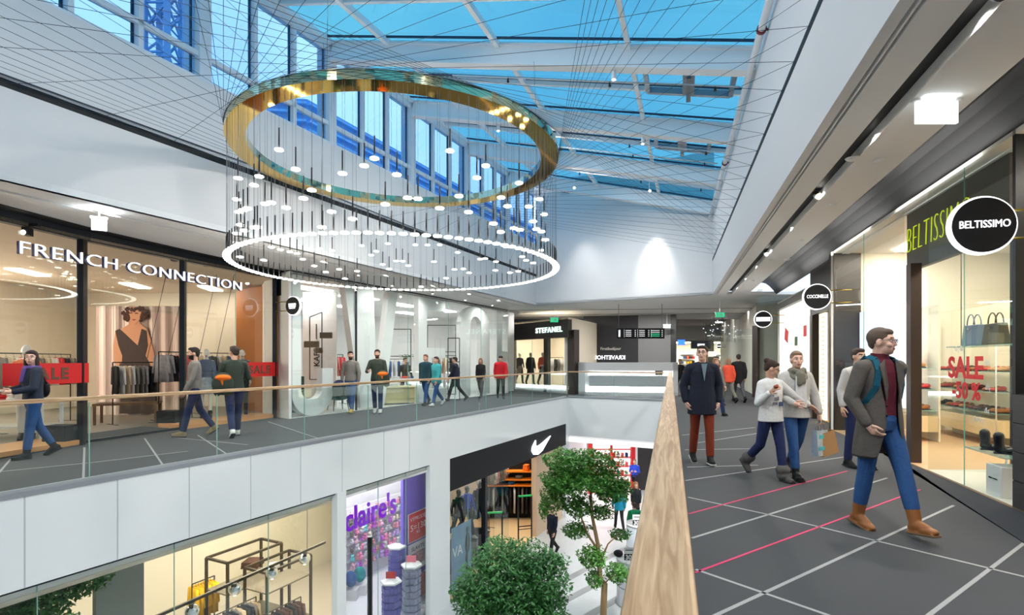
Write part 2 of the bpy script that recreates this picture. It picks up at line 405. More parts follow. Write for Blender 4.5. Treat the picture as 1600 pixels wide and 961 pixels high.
# opening vents in the skylight
for k, s0, s1 in ((0, .78, .97), (1, .78, .94)):
    t = thing('roof_vent', 'grey framed opening roof vent in the %s skylight bay from the front' % ('second' if k else 'first full'), 'roof vent')
    t.name = 'roof_vent'
    grey_al = mat('grey_aluminium', (128, 138, 148), .4, metal=.5)
    def fr(ka, kb, sa, sb, nm):
        f = MB(); c = [roofP(ka, sa, -.1), roofP(kb, sa, -.1), roofP(kb, sb, -.1), roofP(ka, sb, -.1)]
        for i in range(4): f.bar(c[i], c[(i + 1) % 4], .09, .12)
        f.build(nm, grey_al, t)
    fr(k + .12, k + .46, s0, (s0 + s1) / 2 - .008, 'vent_frame'); fr(k + .12, k + .46, (s0 + s1) / 2 + .008, s1, 'vent_frame')
    f = MB(); f.bar(roofP(k + .2, (s0 + s1) / 2, -.2), roofP(k + .5, (s0 + s1) / 2, -.22), .09, .06); f.build('actuator', steel, t)
# sprinkler pipe along the right eaves
o = MB().tube([(*RY(YB, AW - .1), 6.72), (*RY(19.2, AW - .1), 6.72)], .055, 12).build('pipe', wp)
t = tag(thing('water_pipe', 'pale pipe running along the top of the right atrium wall', 'pipe'), None, None); o.parent = t
for Y in (8.3, 13.9):
    p = RY(Y, AW - .1); q = MB(); q.tube([(*RY(Y - .03, AW - .1), 6.72), (*RY(Y + .03, AW - .1), 6.72)], .075, 12); q.tube([(*p, 6.72), (*RY(Y, AW), 6.72)], .02); q.build('pipe_clamp', mat('dark_red_clamp', (110, 30, 34), .5), t)
# sprinkler lines crossing under the beams
for i, (kk, s1) in enumerate([(.2, .98), (1.25, .97), (1.5, .97), (2.2, .96)]):
    t = thing('sprinkler_pipe', 'thin white sprinkler pipe under the skylight, %s counted from the front' % ['first', 'second', 'third', 'fourth'][i], 'pipe')
    MB().tube([roofP(kk, .3, -.35), roofP(kk, s1, -.35)], .018, 6).build('pipe', wp, t)
    for s in (.45, .7, .93): 
        q = MB(); p = roofP(kk, s, -.35); q.tube([p, p - Vector((0, 0, .1))], [.012, .03], 8); q.build('sprinkler_head', black_metal, t)
# spotlights on the roof beams near the back wall
SPOTS = []
for i, (px, py, Y) in enumerate([(1015, 298, 18.0), (897, 293, 19.0), (1001, 173, 13.4), (1007, 221, 15.6)]):
    p = P3(px, py, Y)
    t = thing('spotlight', 'small white spotlight under the skylight, %s' % ['above the brightest pool on the back wall', 'left of the one above the bright pool', 'lower edge of the nearest beam', 'hanging below the second beam'][i], 'spotlight', p)
    MB().tube([(0, -.05, -.02), (0, .1, .02)], [.05, .035], 12).build('lamp_head', wp, t); MB().tube([(0, .05, .02), (0, .05, .3)], .012, 6).build('stem', wp, t)
    MB().ell((0, -.05, -.03), .035).build('bulb', lamp_white, t)
# ---- back wall behind the camera, side walls far out
mb = MB(); mb.wall((-22, YB), (14, YB), -.15, ZL, 9.5); struct(mb.build('wall_front', white_wall))
# ---- gallery edge fascias
mb = MB(); mb.wall(EY(YB), EY(22.4), .12, -1.1, 0.0); struct(mb.build('wall_left', fascia))
mb = MB(); mb.wall(EY(YB, -.012), EY(22.4, -.012), .012, -.035, .02); trim(mb, mat('grey_edge_strip', (150, 154, 160), .4, metal=.4))
for px in (39, 184, 296, 392, 470, 535, 600, 640):
    a = Epx(px, -.003); mb = MB(); mb.prism([EY(a.y - .006, -.003), EY(a.y + .006, -.003), EY(a.y + .006, .004), EY(a.y - .006, .004)], -1.1, -.03); trim(mb, mat('panel_joint', (190, 195, 198), .5))
mb = MB(); mb.wall(RY(YB, .0), RY(20.4, .0), .1, -1.5, .0); struct(mb.build('wall_right', fascia))
mb = MB(); mb.wall(RY(YB, .0), RY(20.4, .0), .1, ZL, -1.5); struct(mb.build('wall_right', white_wall))
mb = MB(); mb.wall(BE[0], BE[1], -.15, -1.62, 0); struct(mb.build('wall_back', fascia))
mb = MB(); mb.wall(BE[0], BE[1], .012, -.035, .02); trim(mb, MATS['grey_edge_strip'])
# lower piers on the left and soffit over the lower shops
for a, b in ((527, 541), (672, 703)):
    A, B = Epx(a), Epx(b); mb = MB(); mb.prism([EY(A.y), EY(B.y), EY(B.y, .1), EY(A.y, .1)], ZL, -1.1); struct(mb.build('wall_left', fascia))
A, B = Epx(880), Epx(893); mb = MB(); mb.prism([EY(22.2), EY(22.6), EY(22.6, .1), EY(22.2, .1)], ZL, -1.1); struct(mb.build('wall_left', fascia))
LCZ = -1.25
mb = MB(); mb.prism([EY(YB, .12), EY(22.4, .12), (-22, 22.4), (-22, YB)], LCZ, LCZ + .1); struct(mb.build('ceiling', ceil_white))
mb = MB(); mb.prism([BE[0] + Vector((0, .15)), BE[1] + Vector((0, .15)), (-22, 22.6), (-22, 40), (20, 40), (20, 20.4)], -1.9, -1.7); struct(mb.build('ceiling', mat('glowing_soffit', (245, 245, 245), .7, emit=.35)))  # emission put in to imitate a lit soffit
# ================================================================ LIGHTS of the place, plus added fill lamps
def area(name, loc, sx, sy, power, color=(1, 1, 1), rz=0, rot=None):
    d = bpy.data.lights.new(name, 'AREA'); d.shape = 'RECTANGLE'; d.size = sx; d.size_y = sy; d.energy = power; d.color = color
    o = bpy.data.objects.new(name, d); COL.objects.link(o); o.location = loc; o.rotation_euler = rot or (0, 0, rz); return o
def spot(name, loc, target, power, size=60, color=(1, .97, .92), r=.05, blend=.5):
    d = bpy.data.lights.new(name, 'SPOT'); d.energy = power; d.spot_size = math.radians(size); d.spot_blend = blend; d.color = color; d.shadow_soft_size = r
    o = bpy.data.objects.new(name, d); COL.objects.link(o); o.location = loc
    o.rotation_euler = (Vector(target) - Vector(loc)).to_track_quat('-Z', 'Y').to_euler(); return o
# long linear luminaires inside the ceiling slots of both galleries
for i in range(11):
    p = RY(-2.2 + 2.0 * i, 2.07); spot('slot_spot_right', (*p, ZC + .04), (*p, 0), 96, 150, (1, .96, .92), .04, .8)
for i in range(10):
    p = LY(2.5 + 2.1 * i, .61); spot('slot_spot_left', (*p, ZC + .04), (p.x + .6, p.y - .3, 0), 85, 150, (1, .96, .92), .04, .8)
# added fill spotlights with housings along the roof beams, to brighten the walls
for i, (k, s) in enumerate([(-3, .35), (-3, .7), (-2, .3), (-2, .75), (-1, .25), (-1, .8), (1, .3), (2, .35), (0, .72), (1, .75)]):
    p = roofP(k, s, -.52); t = thing('spotlight', 'added cylindrical fill spotlight under roof beam, beam %s from the back wall, %s side' % (['sixth', 'sixth', 'fifth', 'fifth', 'fourth', 'fourth', 'second', 'first', 'third', 'second'][i], 'left' if s < .5 else 'right'), 'spotlight', p)
    MB().tube([(0, 0, -.1), (0, 0, .06)], [.05, .04], 12).build('lamp_head', wp, t); MB().tube([(0, 0, .06), (0, 0, .12)], .012, 6).build('stem', wp, t); MB().ell((0, 0, -.105), (.035, .035, .01)).build('bulb', lamp_white, t)
    spot('added_beam_fill', p + Vector((0, 0, -.16)), (p.x + (-4.5 if s > .5 else 5), p.y + 1.0, 1.6 if s > .5 else 3.0), 230 if s > .5 else 165, 120, (1, .95, .88), .05, .9)
p = P3(1018, 298, 19.75) + Vector((0, 0, -.45)); spot('beam_spot', p, (p.x + .25, p.y + .55, 4.6), 300, 46, blend=.9)
p = P3(900, 293, 21.1) + Vector((0, 0, -.45)); spot('beam_spot', p, (p.x + .25, p.y + .5, 4.2), 150, 56, blend=.9)
for s in (.3, .62):
    p = roofP(2, s, -.7); spot('added_back_wall_fill', p, (*EWR.lerp(EWL, 1 - s), 3.6), 150, 80, (1, .97, .93), .05, .9)  # added fill lamps without housings, to brighten the back wall
for i in range(6):
    Y = .5 + 3.4 * i; p = RY(Y, 3.33); area('cove_lamp', (*p, 3.86), .04, 2.4, 4.5, (1, .98, .95), rot=(PI, 0, AR - PI / 2))
for x, y in ((2, 27), (7, 25), (12, 26), (10, 36), (16, 38), (4, 36)):
    area('gallery_panel', (x, y, ZC - .02 if y < 31 else 4.48), 1.0, .3, 120, (1, .97, .93))

for i, (x, y) in enumerate([(1.5, 8), (1.2, 12), (2.6, 16), (4.4, 19), (3.0, 24.5), (5.2, 24.0), (5.0, 28)]):
    pass
for i, Y in enumerate((4, 8, 12, 16, 20)):
    p = RY(Y, -.06); t = thing('added_fill_light', 'added fill light on the unseen side wall under the right gallery, %s from the front' % ['first', 'second', 'third', 'fourth', 'fifth'][i], 'wall light', (p.x - .06, p.y, -1.7))
    MB().box((0, 0, 0), (.12, .3, .1), rz=AR - PI / 2).build('housing', wp, t); MB().box((-.02, 0, -.055), (.08, .24, .01), rz=AR - PI / 2).build('lens', lamp_white, t)
    spot('added_lower_fill', (p.x - .16, p.y, -1.78), (p.x - 1.2, p.y, -5), 170, 100, (1, .98, .95), .06, .8)  # lamps added on the unseen wall to lift the dark lower floor
for i, (x, y) in enumerate([(3.6, 24.4), (5.4, 23.6), (1.5, 25)]):
    spot('added_soffit_fill', (x, y, -1.95), (x, y, -5), 130, 150, (1, .98, .95), .06, .8)  # lamps added below the bridge to brighten the lower floor
# ================================================================ BALUSTRADES
def balustrade(name, label, A, B, inset, step, railw=.07, railh=.05, ztop=1.09, zg=-.0, side=1, post=True):
    """local y runs from A to B"""
    A = Vector(A[:2]); B = Vector(B[:2]); L = (B - A).length; t = thing(name, label, 'balustrade', (A.x, A.y, 0), ang(A, B) - PI / 2)
    mb = MB(); mb.box((side * inset, L / 2, ztop - railh / 2), (railw, L, railh)); mb.build('handrail', oak, t, bevel=.012)
    mb = MB(); mb.box((side * inset, L / 2, .03), (.04, L, .05)); mb.build('base_channel', mat('pale_channel', (168,172,176), .4), t)
    n = max(1, round(L / step)); gl = []
    for i in range(n):
        y0, y1 = L * i / n + .006, L * (i + 1) / n - .006
        g = MB(); g.box((side * inset, (y0 + y1) / 2, .53), (.014, y1 - y0, ztop - railh - .08)); g.build('glass_panel', pane_green, t)
        if i:
            e = MB(); e.box((side * inset, y0 - .006, .53), (.016, .01, ztop - railh - .08)); e.build('panel_edge', pane_edge, t)
    return t
balustrade('glass_balustrade', 'long frameless glass balustrade with oak handrail along the left gallery edge', EY(-1), EY(22.35), .05, 1.75, side=-1)
balustrade('glass_balustrade', 'short glass balustrade with thin oak handrail on the bridge in front of the white counter', BE[1], BE[0], -.05, 1.9, side=1)
balustrade('glass_balustrade', 'near wide oak handrail on glass balustrade beside the right walkway, running away from the viewer', RY(-2, 0), RY(20.4, 0), -.02, 1.8, railw=.14, railh=.06, side=1)

# ================================================================ RING CHANDELIER
CX, CYY = -2.05, 9.85; RO, RI = 2.90, 2.585; ZR = 5.23; ZLAMP = 3.22
t = thing('ring_chandelier', 'huge horizontal polished brass ring hanging in the middle of the atrium under the skylight', 'chandelier', (CX, CYY, ZR))
MB().lathe([(RO, 0), (RO, .145), (RI, .145), (RI, 0)], seg=144, close=True).build('brass_ring', [brass, mat('brass_sky_sheen', (214, 208, 168), .05, metal=1, bump=.03, bscale=3.0)], t)
for f in t.children[0].data.polygons:
    f.use_smooth = False
    if abs(f.normal.z) < .5: f.material_index = 1  # side faces get a paler brass: the sky's reflection put into colour
for k in range(3):
    a = 2.1 * k + .35; p = Vector((2.74 * math.cos(a), 2.74 * math.sin(a), .1)); MB().tube([p, (p.x * .97, p.y * .97, 3.2 - (p.x + 2) * .18)], .004, 4).build('hanging_wire', steel, t)
# pendants : cord, black tube, lit disc; origin at the lamp
def pendant(zl):
    r = thing('pendant_light', 'x', 'pendant light')
    MB().lathe([(.054, 0), (.06, .008), (.054, .02), (.012, .026)], seg=14).build('lamp_disc', lamp_white, r)
    MB().tube([(0, 0, .026), (0, 0, .31)], .0105, 8).build('tube', black_metal, r)
    MB().tube([(0, 0, .31), (0, 0, ZR - zl)], .0022, 4, caps=False).build('cord', steel, r)
    return r
n = 118; base = None
for i in range(n):
    a = 2 * PI * (i + .5) / n; x, y = CX + 2.86 * math.cos(a), CYY + 2.86 * math.sin(a)
    if base is None: base = pendant(ZLAMP); o = base; o.location = (x, y, ZLAMP)
    else: o = dup(base, (x, y, ZLAMP))
    o['label'] = 'small lit disc pendant on black tube in the level lower circle of lamps'; o['group'] = 'level circle of disc pendants under the brass ring'
PX = [(436,240),(462,262),(535,277),(703,239),(585,247),(569,260),(620,271),(759,264),(745,280),(717,305),(811,286),(405,272),(487,294),(474,315),
      (602,315),(637,316),(653,311),(687,328),(732,329),(783,308),(793,328),(826,327),(843,316),(850,333),(833,347),(838,359),(846,362),(372,284),(397,296),
      (414,318),(424,318),(447,325),(518,327),(551,338),(370,313),(373,330),(380,334),(387,332),(376,350),(370,362),(382,365),(398,356),(402,356),(503,352),
      (771,349),(803,362),(812,360),(852,374),(782,362)]
ups = []
def cyl_hit(px, py, near):
    """where the sight line through a lamp meets the cylinder of cords"""
    dx = (px - VX) / F; A_ = dx * dx + 1; B_ = -2 * (dx * CX + CYY); C_ = CX * CX + CYY * CYY - 2.86 ** 2; D = B_ * B_ - 4 * A_ * C_
    if D < 0: return None
    Y = (-B_ + (-1 if near else 1) * math.sqrt(D)) / (2 * A_); return (dx * Y, Y, CZ - (py - VY) * Y / F)
for px, py in PX: ups.append(cyl_hit(px, py, True))
for px, py in [(565,383),(606,381),(500,392),(519,391),(453,398),(464,394),(424,386),(438,394),(473,403),(580,399),(588,395),(619,406),(629,408),(638,418),(598,412),(608,424),(678,412),
               (649,380),(668,381),(687,382),(715,397),(750,407),(758,404),(697,436),(710,422),(724,421),(733,427),(774,426),(797,424),(810,424),(822,411),(833,415),(491,419),(509,429),
               (558,421),(530,421),(539,434),(775,408),(790,388),(816,399),(846,395),(412,407),(375,400),(658,448)]:
    ups.append(cyl_hit(px, py, False))
b2 = {}
i = 0
for p in ups:
    if p is None: continue
    i += 1
    zl = round(min(4.85, max(3.3, p[2])), 1)
    if zl not in b2: b2[zl] = pendant(zl); o = b2[zl]; o.location = (p[0], p[1], zl)
    else: o = dup(b2[zl], (p[0], p[1], zl))
    side = 'near' if p[1] < CYY else 'far'
    o['label'] = 'small lit disc pendant on black tube at scattered height, %s half of the ring' % side
    o['group'] = 'scattered disc pendants, %s half of the ring' % side
# ================================================================ TENSION CABLES between the wall slots and the ring
cab = mat('dark_cable', (40, 48, 60), .6)
def tangents(A):
    d = Vector((CX, CYY)) - Vector(A); L = d.length; th = math.asin(min(1, RO / L)); l = math.sqrt(max(0, L * L - RO * RO)); out = []
    for s in (-1, 1):
        v = Matrix.Rotation(s * th, 2) @ d.normalized(); out.append(Vector(A) + v * l)
    return out
def cable(A, B, lab, grp, r=.0032):
    L = (Vector(B) - Vector(A)); c = Vector(A)
    o = MB().tube([(0, 0, 0), L], r, 4, caps=False).build('tension_cable', cab, loc=c); tag(o, lab, 'cable', grp)
for i in range(26):
    Y = -1.6 + 24.2 * i / 25; A = LY(Y, -.0)
    for j, T in enumerate(tangents(A)):
        cable((*A, 5.25), (*T, ZR + .13), 'thin dark cable stretched from the left wall slot to the brass ring', 'cables between left wall slot and ring')
for i in range(32):
    Y = -3.2 + 21.5 * i / 31; A = RY(Y, AW)
    for j, T in enumerate(tangents(A)):
        cable((*A, 5.21), (*T, ZR + .13), 'thin dark cable stretched from the right wall slot to the brass ring', 'cables between right wall slot and ring')

for i in range(16):
    a_ = math.radians(172 + 5.6 * i); cable((-11.9 + .48 * i, YB + .02, 5.25), (CX + RO * math.cos(a_), CYY + RO * math.sin(a_), ZR + .13), 'thin dark cable running from behind the viewer to the near left part of the ring', 'long cables to the near left part of the ring')
# ================================================================ PEOPLE
skin_a = mat('skin', (214, 168, 142), .55, var=.06); skin_l = mat('lips', (176, 98, 92), .5); brow_m = mat('eyebrow_hair', (70, 50, 38), .8)
eye_w = mat('eye_white', (235, 232, 228), .3); eye_d = mat('eye_iris', (50, 38, 30), .2)
def remesh(mb, vox, smooth=2):
    me = mb.mesh('tmp', []); o = bpy.data.objects.new('tmp', me); COL.objects.link(o)
    r = o.modifiers.new('r', 'REMESH'); r.mode = 'VOXEL'; r.voxel_size = vox; r.use_smooth_shade = True
    if smooth:
        s = o.modifiers.new('s', 'SMOOTH'); s.factor = .5; s.iterations = smooth
    bpy.context.view_layer.update()
    out = bpy.data.meshes.new_from_object(o.evaluated_get(bpy.context.evaluated_depsgraph_get()))
    bpy.data.objects.remove(o); bpy.data.meshes.remove(me); return out
def merge(me, extra, mats):
    """join a finished MB into mesh me, set the material list"""
    b = bmesh.new(); b.from_mesh(me)
    if extra is not None:
        em = extra.mesh('e', []); b.from_mesh(em)
    b.to_mesh(me); b.free(); me.materials.clear()
    for m in mats: me.materials.append(m)
    return me
def V(*a): return Vector(a)
def nrm(v): return Vector(v).normalized()
def fingers(mb, wr, d, pn, sd, k, curl=.5):
    """five separate fingers; wr wrist, d hand direction, pn palm normal (curl side), sd thumb side"""
    d = nrm(d); sd = nrm(Vector(sd) - d * Vector(sd).dot(d)); pn = nrm(Vector(pn) - d * Vector(pn).dot(d) - sd * Vector(pn).dot(sd))
    for i, (off, L) in enumerate(((.030, .072), (.010, .08), (-.010, .075), (-.029, .058))):
        p = wr + d * .088 * k + sd * off * k; dd = nrm(d + sd * off * 2.0 + pn * curl * .35); pts = [p - dd * .02 * k, p]
        for j, f in enumerate((.45, .3, .25)):
            p = p + dd * L * f * k; pts.append(p); dd = nrm(dd + pn * curl * .75)
        mb.tube(pts, [.0088 * k, .0092 * k, .0085 * k, .0078 * k, .006 * k], 7); mb.ell(pts[-1], .0062 * k, 6, 4)
    p = wr + d * .028 * k + sd * .026 * k; dd = nrm(sd * .8 + d * .75 + pn * .3); pts = [p, p + dd * .034 * k]; dd = nrm(sd * .35 + d + pn * .35); pts.append(pts[-1] + dd * .028 * k); pts.append(pts[-1] + dd * .02 * k)
    mb.tube(pts, [.014 * k, .011 * k, .0095 * k, .007 * k], 7); mb.ell(pts[-1], .0072 * k, 6, 4)
def person(label, pos, face, h=1.75, legs=((20, 5), (-18, 25)), arms=None, yaw=0, pitch=0, female=False, top=None, bottom=None, shoe=None, shoe_h=.07,
           hair=('short', (60, 42, 30)), coat=None, scarf=None, glasses=None, skin=None, near=False, collar=None, top_hem=.90, loose=0, sleeve=True, straps=None,
           skirt=None, curl=.55, tilt=0, extras=None, boots=None, neckline=None, beard=None, sole=None, hat=None, group=None, bag=None, name='person'):
    k = h / 1.75; rz = math.atan2(-face[0], face[1]); vox = .0085 if near else .014
    sk = skin or skin_a
    root = thing(name, label, 'person' if name == 'person' else name, (pos[0], pos[1], pos[2] if len(pos) > 2 else 0), rz, group)
    sh = .15 if female else .176; hw = .088
    # ---- joints
    J = {}; low = 9
    for s, (th, kb) in zip((-1, 1), legs):
        th = math.radians(th); kb = math.radians(kb)
        hp = V(s * hw, 0, .93); kn = hp + V(s * .005, math.sin(th), -math.cos(th)) * .43; an = kn + V(0, math.sin(th - kb), -math.cos(th - kb)) * .42
        fp = th - kb if th - kb < 0 else (th - kb) * .6
        fd = V(0, math.cos(fp), math.sin(fp) * .9); fdn = V(0, -fd.z, fd.y) * -1
        J[s] = (hp, kn, an, nrm(fd), nrm(fdn)); 
        for q in (an + nrm(fd) * .16 + nrm(fdn) * .075, an - nrm(fd) * .06 + nrm(fdn) * .075): low = min(low, q.z)
    dz = -low
    T = lambda p: (Vector(p) + V(0, 0, dz)) * k
    J = {s: (T(a), T(b), T(c), d, e) for s, (a, b, c, d, e) in J.items()}
    arms = arms or (((-.15, .25, -1), (0, .5, -1)), ((.15, -.25, -1), (0, .15, -1)))
    A = {}
    for s, ar in zip((-1, 1), arms):
        S0 = V(s * sh, 0, 1.405); E = S0 + nrm(ar[0]) * .285; Wr = E + nrm(ar[1]) * .245; hd = nrm(ar[2] if len(ar) > 2 else ar[1])
        A[s] = (T(S0), T(E), T(Wr), hd)
    HM = Matrix.Rotation(math.radians(yaw), 3, 'Z') @ Matrix.Rotation(math.radians(pitch), 3, 'X') @ Matrix.Rotation(math.radians(tilt), 3, 'Y')
    HC = T((0, .02, 1.622)); hp_ = lambda x, y, z: HC + HM @ V(x, y, z) * k
    he = lambda mb, c, r, sg=14: mb.ell(hp_(*c), tuple(v * k for v in r), sg, 10, M=HM)
    # ---- body: one continuous surface
    mb = MB()
    he(mb, (0, -.008, .022), (.074, .094, .095)); he(mb, (0, .028, -.055), (.054, .062, .062)); he(mb, (0, .055, -.085), (.03, .03, .026))
    he(mb, (0, .062, .03), (.055, .028, .018)); he(mb, (.036, .06, -.028), (.024, .024, .022)); he(mb, (-.036, .06, -.028), (.024, .024, .022))
    mb.cap(hp_(0, .084, .012), hp_(0, .1, -.026), .009 * k, .0135 * k, 8); he(mb, (0, .083, -.062), (.023, .0135, .011), 10)
    for s in (-1, 1): he(mb, (s * .077, -.006, -.008), (.011, .022, .032), 10)
    mb.cap(T((0, -.008, 1.44)), hp_(0, -.016, -.045), .057 * k, .053 * k)
    rr = [(0, 0, .90, .13, .095), (0, 0, 1.0, .135, .095), (0, 0, 1.1, .12, .088), (0, 0, 1.25, .14, .098), (0, 0, 1.38, .15, .095), (0, -.005, 1.46, .085, .065)]
    loftT = lambda m_, rr_, e=0: m_.loft([(*T(c[:3])[:2], T(c[:3]).z, (c[3] + e) * k, (c[4] + e) * k) for c in rr_])
    loftT(mb, rr)
    for s in (-1, 1):
        S0, E, Wr, hd = A[s]; mb.cap(S0, E, .044 * k, .036 * k); mb.cap(E, Wr, .036 * k, .025 * k); mb.cap(T((0, 0, 1.43)), S0, .055 * k, .048 * k)
        mb.cap(Wr, Wr + hd * .035 * k, .026 * k, .03 * k, 10); mb.cap(Wr + hd * .03 * k, Wr + hd * .078 * k, .031 * k, .031 * k, 10)
        hp, kn, an, fd, fn = J[s]; mb.cap(hp, kn, .076 * k, .052 * k); mb.cap(kn, an, .05 * k, .036 * k); mb.cap(an, an + fd * .09 * k + fn * .05 * k, .034 * k, .02 * k)
    me = remesh(mb, vox if near else .016, 1)
    fx = MB()
    for s in (-1, 1):
        S0, E, Wr, hd = A[s]; fingers(fx, Wr, hd, (-s, .15, 0) if abs(hd.x) < .8 else (0, .3, -1), (0, 1, .2) if abs(hd.y) < .8 else (-s * .3, 0, 1), k, curl)
    me = merge(me, fx, [sk, skin_l, brow_m if not hair else mat('hair_%d_%d_%d' % hair[1], hair[1], .7, bump=.6, bscale=60, stretch=(6, 6, 1))])
    HI = HM.transposed()
    for p in me.polygons:
        q = HI @ ((p.center - HC) / k)
        if q.y > .07 and abs(q.x) < .024 and -.071 < q.z < -.054: p.material_index = 1
        elif q.y > .06 and .014 < abs(q.x) < .048 and .028 < q.z < .038: p.material_index = 2
        elif beard and q.y > .0 and q.z < -.035 and not (abs(q.x) < .022 and -.071 < q.z < -.052) and q.z > -.13 and abs(q.x) < .08 and q.length < .135: p.material_index = 2
    link('body', me, root)
    if near or h:
        for s in (-1, 1):
            e = MB(); he(e, (s * .030, .071, .008), (.0125, .0125, .0065), 12); e.mi = 1; he(e, (s * .030, .0808, .008), (.006, .005, .006), 8); e.build('eye', [eye_w, eye_d], root)
    # ---- hair
    if hair:
        hm = MATS['hair_%d_%d_%d' % hair[1]]; mb = MB(); st = hair[0]
        he(mb, (0, -.022, .04), (.083, .096, .09))
        if st == 'short': he(mb, (0, .03, .088), (.06, .06, .034)); he(mb, (0, -.06, -.01), (.066, .05, .06))
        if st == 'crop': he(mb, (0, .025, .08), (.06, .06, .036)); he(mb, (0, -.06, -.005), (.066, .045, .06))
        if st == 'bun': he(mb, (0, -.055, 0), (.07, .05, .07)); he(mb, (0, -.10, .085), (.045, .045, .045)); he(mb, (0, .025, .083), (.062, .055, .03))
        if st == 'long':
            he(mb, (0, .02, .075), (.07, .06, .045)); he(mb, (0, -.06, -.06), (.085, .05, .14)); he(mb, (.072, -.01, -.07), (.026, .05, .14)); he(mb, (-.072, -.01, -.07), (.026, .05, .14))
        if st == 'tied': he(mb, (0, .028, .082), (.062, .055, .03)); he(mb, (0, -.06, -.01), (.07, .05, .07)); he(mb, (0, -.11, -.03), (.03, .03, .06))
        if st == 'ponytail': he(mb, (0, .028, .08), (.062, .055, .03)); he(mb, (0, -.06, 0), (.07, .05, .07)); he(mb, (0, -.12, -.08), (.03, .03, .11))
        me = remesh(mb, .008 if near else .012, 1); me.materials.append(hm); link('hair', me, root)
    if hat:
        mb = MB(); he(mb, (0, -.01, .06), (.09, .108, .075)); me = remesh(mb, .012, 1); me.materials.append(hat); link('hat', me, root)
    if glasses:
        g = MB()
        for s in (-1, 1):
            c = [hp_(s * .032 + .023 * math.cos(a), .103, .006 + .015 * math.sin(a)) for a in [2 * PI * i / 12 for i in range(13)]]; g.tube(c, .0022 * k, 5)
            g.tube([hp_(s * .055, .102, .012), hp_(s * .08, .07, .012), hp_(s * .082, -.01, .01)], .002 * k, 5)
        g.tube([hp_(-.009, .104, .01), hp_(.009, .104, .01)], .002 * k, 5); g.build('glasses', glasses, root)
    # ---- trousers
    e = .016
    if bottom:
        mb = MB(); loftT(mb, [(0, 0, .86, .13, .1), (0, 0, .95, .145, .11), (0, 0, 1.03, .138, .1)], .004)
        for s in (-1, 1):
            hp, kn, an, fd, fn = J[s]; mb.cap(hp + V(0, 0, -.02), kn, .094 * k, .066 * k, 14); d = (an - kn).normalized()
            mb.cap(kn, kn.lerp(an, .45), .066 * k, .063 * k, 14); mb.cap(kn.lerp(an, .45), an - d * max(.045, shoe_h * .75) * k, .062 * k, .057 * k, 14)
            for q in (() if shoe_h > .1 else (.86, .92)): mb.ell(kn.lerp(an, q - .03), .058 * k, 12, 6)
        me = remesh(mb, vox, 2); me.materials.append(bottom); link('trousers', me, root)
    # ---- shoes
    if shoe:
        for s in (-1, 1):
            hp, kn, an, fd, fn = J[s]; mb = MB(); M = Matrix((fd.cross(fn) * -1, fd, -fn)).transposed()
            c = an + fn * .035 * k
            mb.ell(c + fd * .10 * k + fn * .012 * k, (.045 * k, .095 * k, .032 * k), 14, 8, M=M); mb.ell(c - fd * .015 * k, (.042 * k, .06 * k, .045 * k), 14, 8, M=M)
            mb.cap(an + fn * .02 * k, kn.lerp(an, 1 - shoe_h * 2.2), .047 * k, .056 * k); mb.cap(an + fn * .01 * k, c + fd * .1 * k - fn * .004 * k, .05 * k, .034 * k)
            mb.box(c + fd * .055 * k + fn * .034 * k, (.078 * k, .235 * k, .014 * k), M=M)
            if boots == 'fur': mb.ell(kn.lerp(an, .8), (.1 * k, .1 * k, .085 * k)); mb.ell(an, (.085 * k, .1 * k, .07 * k))
            me = remesh(mb, .009 if near else .013, 1); me.materials.append(shoe)
            so = link('shoe', me, root)
            b = MB(); b.box(c + fd * .055 * k + fn * .043 * k, (.084 * k, .25 * k, .02 * k), M=M); b.build('sole', sole or black_metal, so, bevel=.008)
    # ---- upper garment(s)
    def upper(mt, ex, hem, nm, sl=True, flare=0, collar_h=0, open_front=None, cuff=.9):
        mb = MB()
        tr = [(0, 0, hem, .145 + flare, .105 + flare * .7), (0, 0, max(hem + .02, 1.0), .142 + flare * .6, .1 + flare * .5), (0, 0, 1.1, .128 + flare * .5, .096 + flare * .4), (0, 0, 1.25, .15, .106), (0, 0, 1.36, .158, .1), (0, -.004, 1.44, .11, .078), (0, -.006, 1.475, .068, .062)]
        if female: tr[3] = (0, .008, 1.27, .145, .115)
        tr = [c for i, c in enumerate(tr) if i == 0 or c[2] > hem + .01]
        loftT(mb, tr, ex)
        for s in (-1, 1):
            S0, E, Wr, hd = A[s]; mb.cap(T((s * .05, -.004, 1.425)), S0 + V(0, 0, -.01), (.048 + ex) * k, (.046 + ex) * k, 14)
            mb.cap(S0 + V(0, 0, -.01), E, (.049 + ex * .9) * k, (.041 + ex * .8) * k, 14)
            if sl: mb.cap(E, E.lerp(Wr, cuff), (.041 + ex * .8) * k, (.032 + ex * .7) * k, 14)
        if collar_h: mb.tube([T((0, -.008, 1.45)), T((0, -.004, 1.45 + collar_h))], [.075 * k, .068 * k], 16)
        me = remesh(mb, vox, 2); me.materials.append(mt); return link(nm, me, root)
    if top: upper(top, .008 + loose * .5, top_hem, 'sweater', True, loose, collar or 0)
    if skirt:
        mb = MB(); loftT(mb, [(0, 0, .6, .2, .17), (0, 0, 1.03, .14, .11)]); me = remesh(mb, vox, 1); me.materials.append(skirt); link('skirt', me, root)
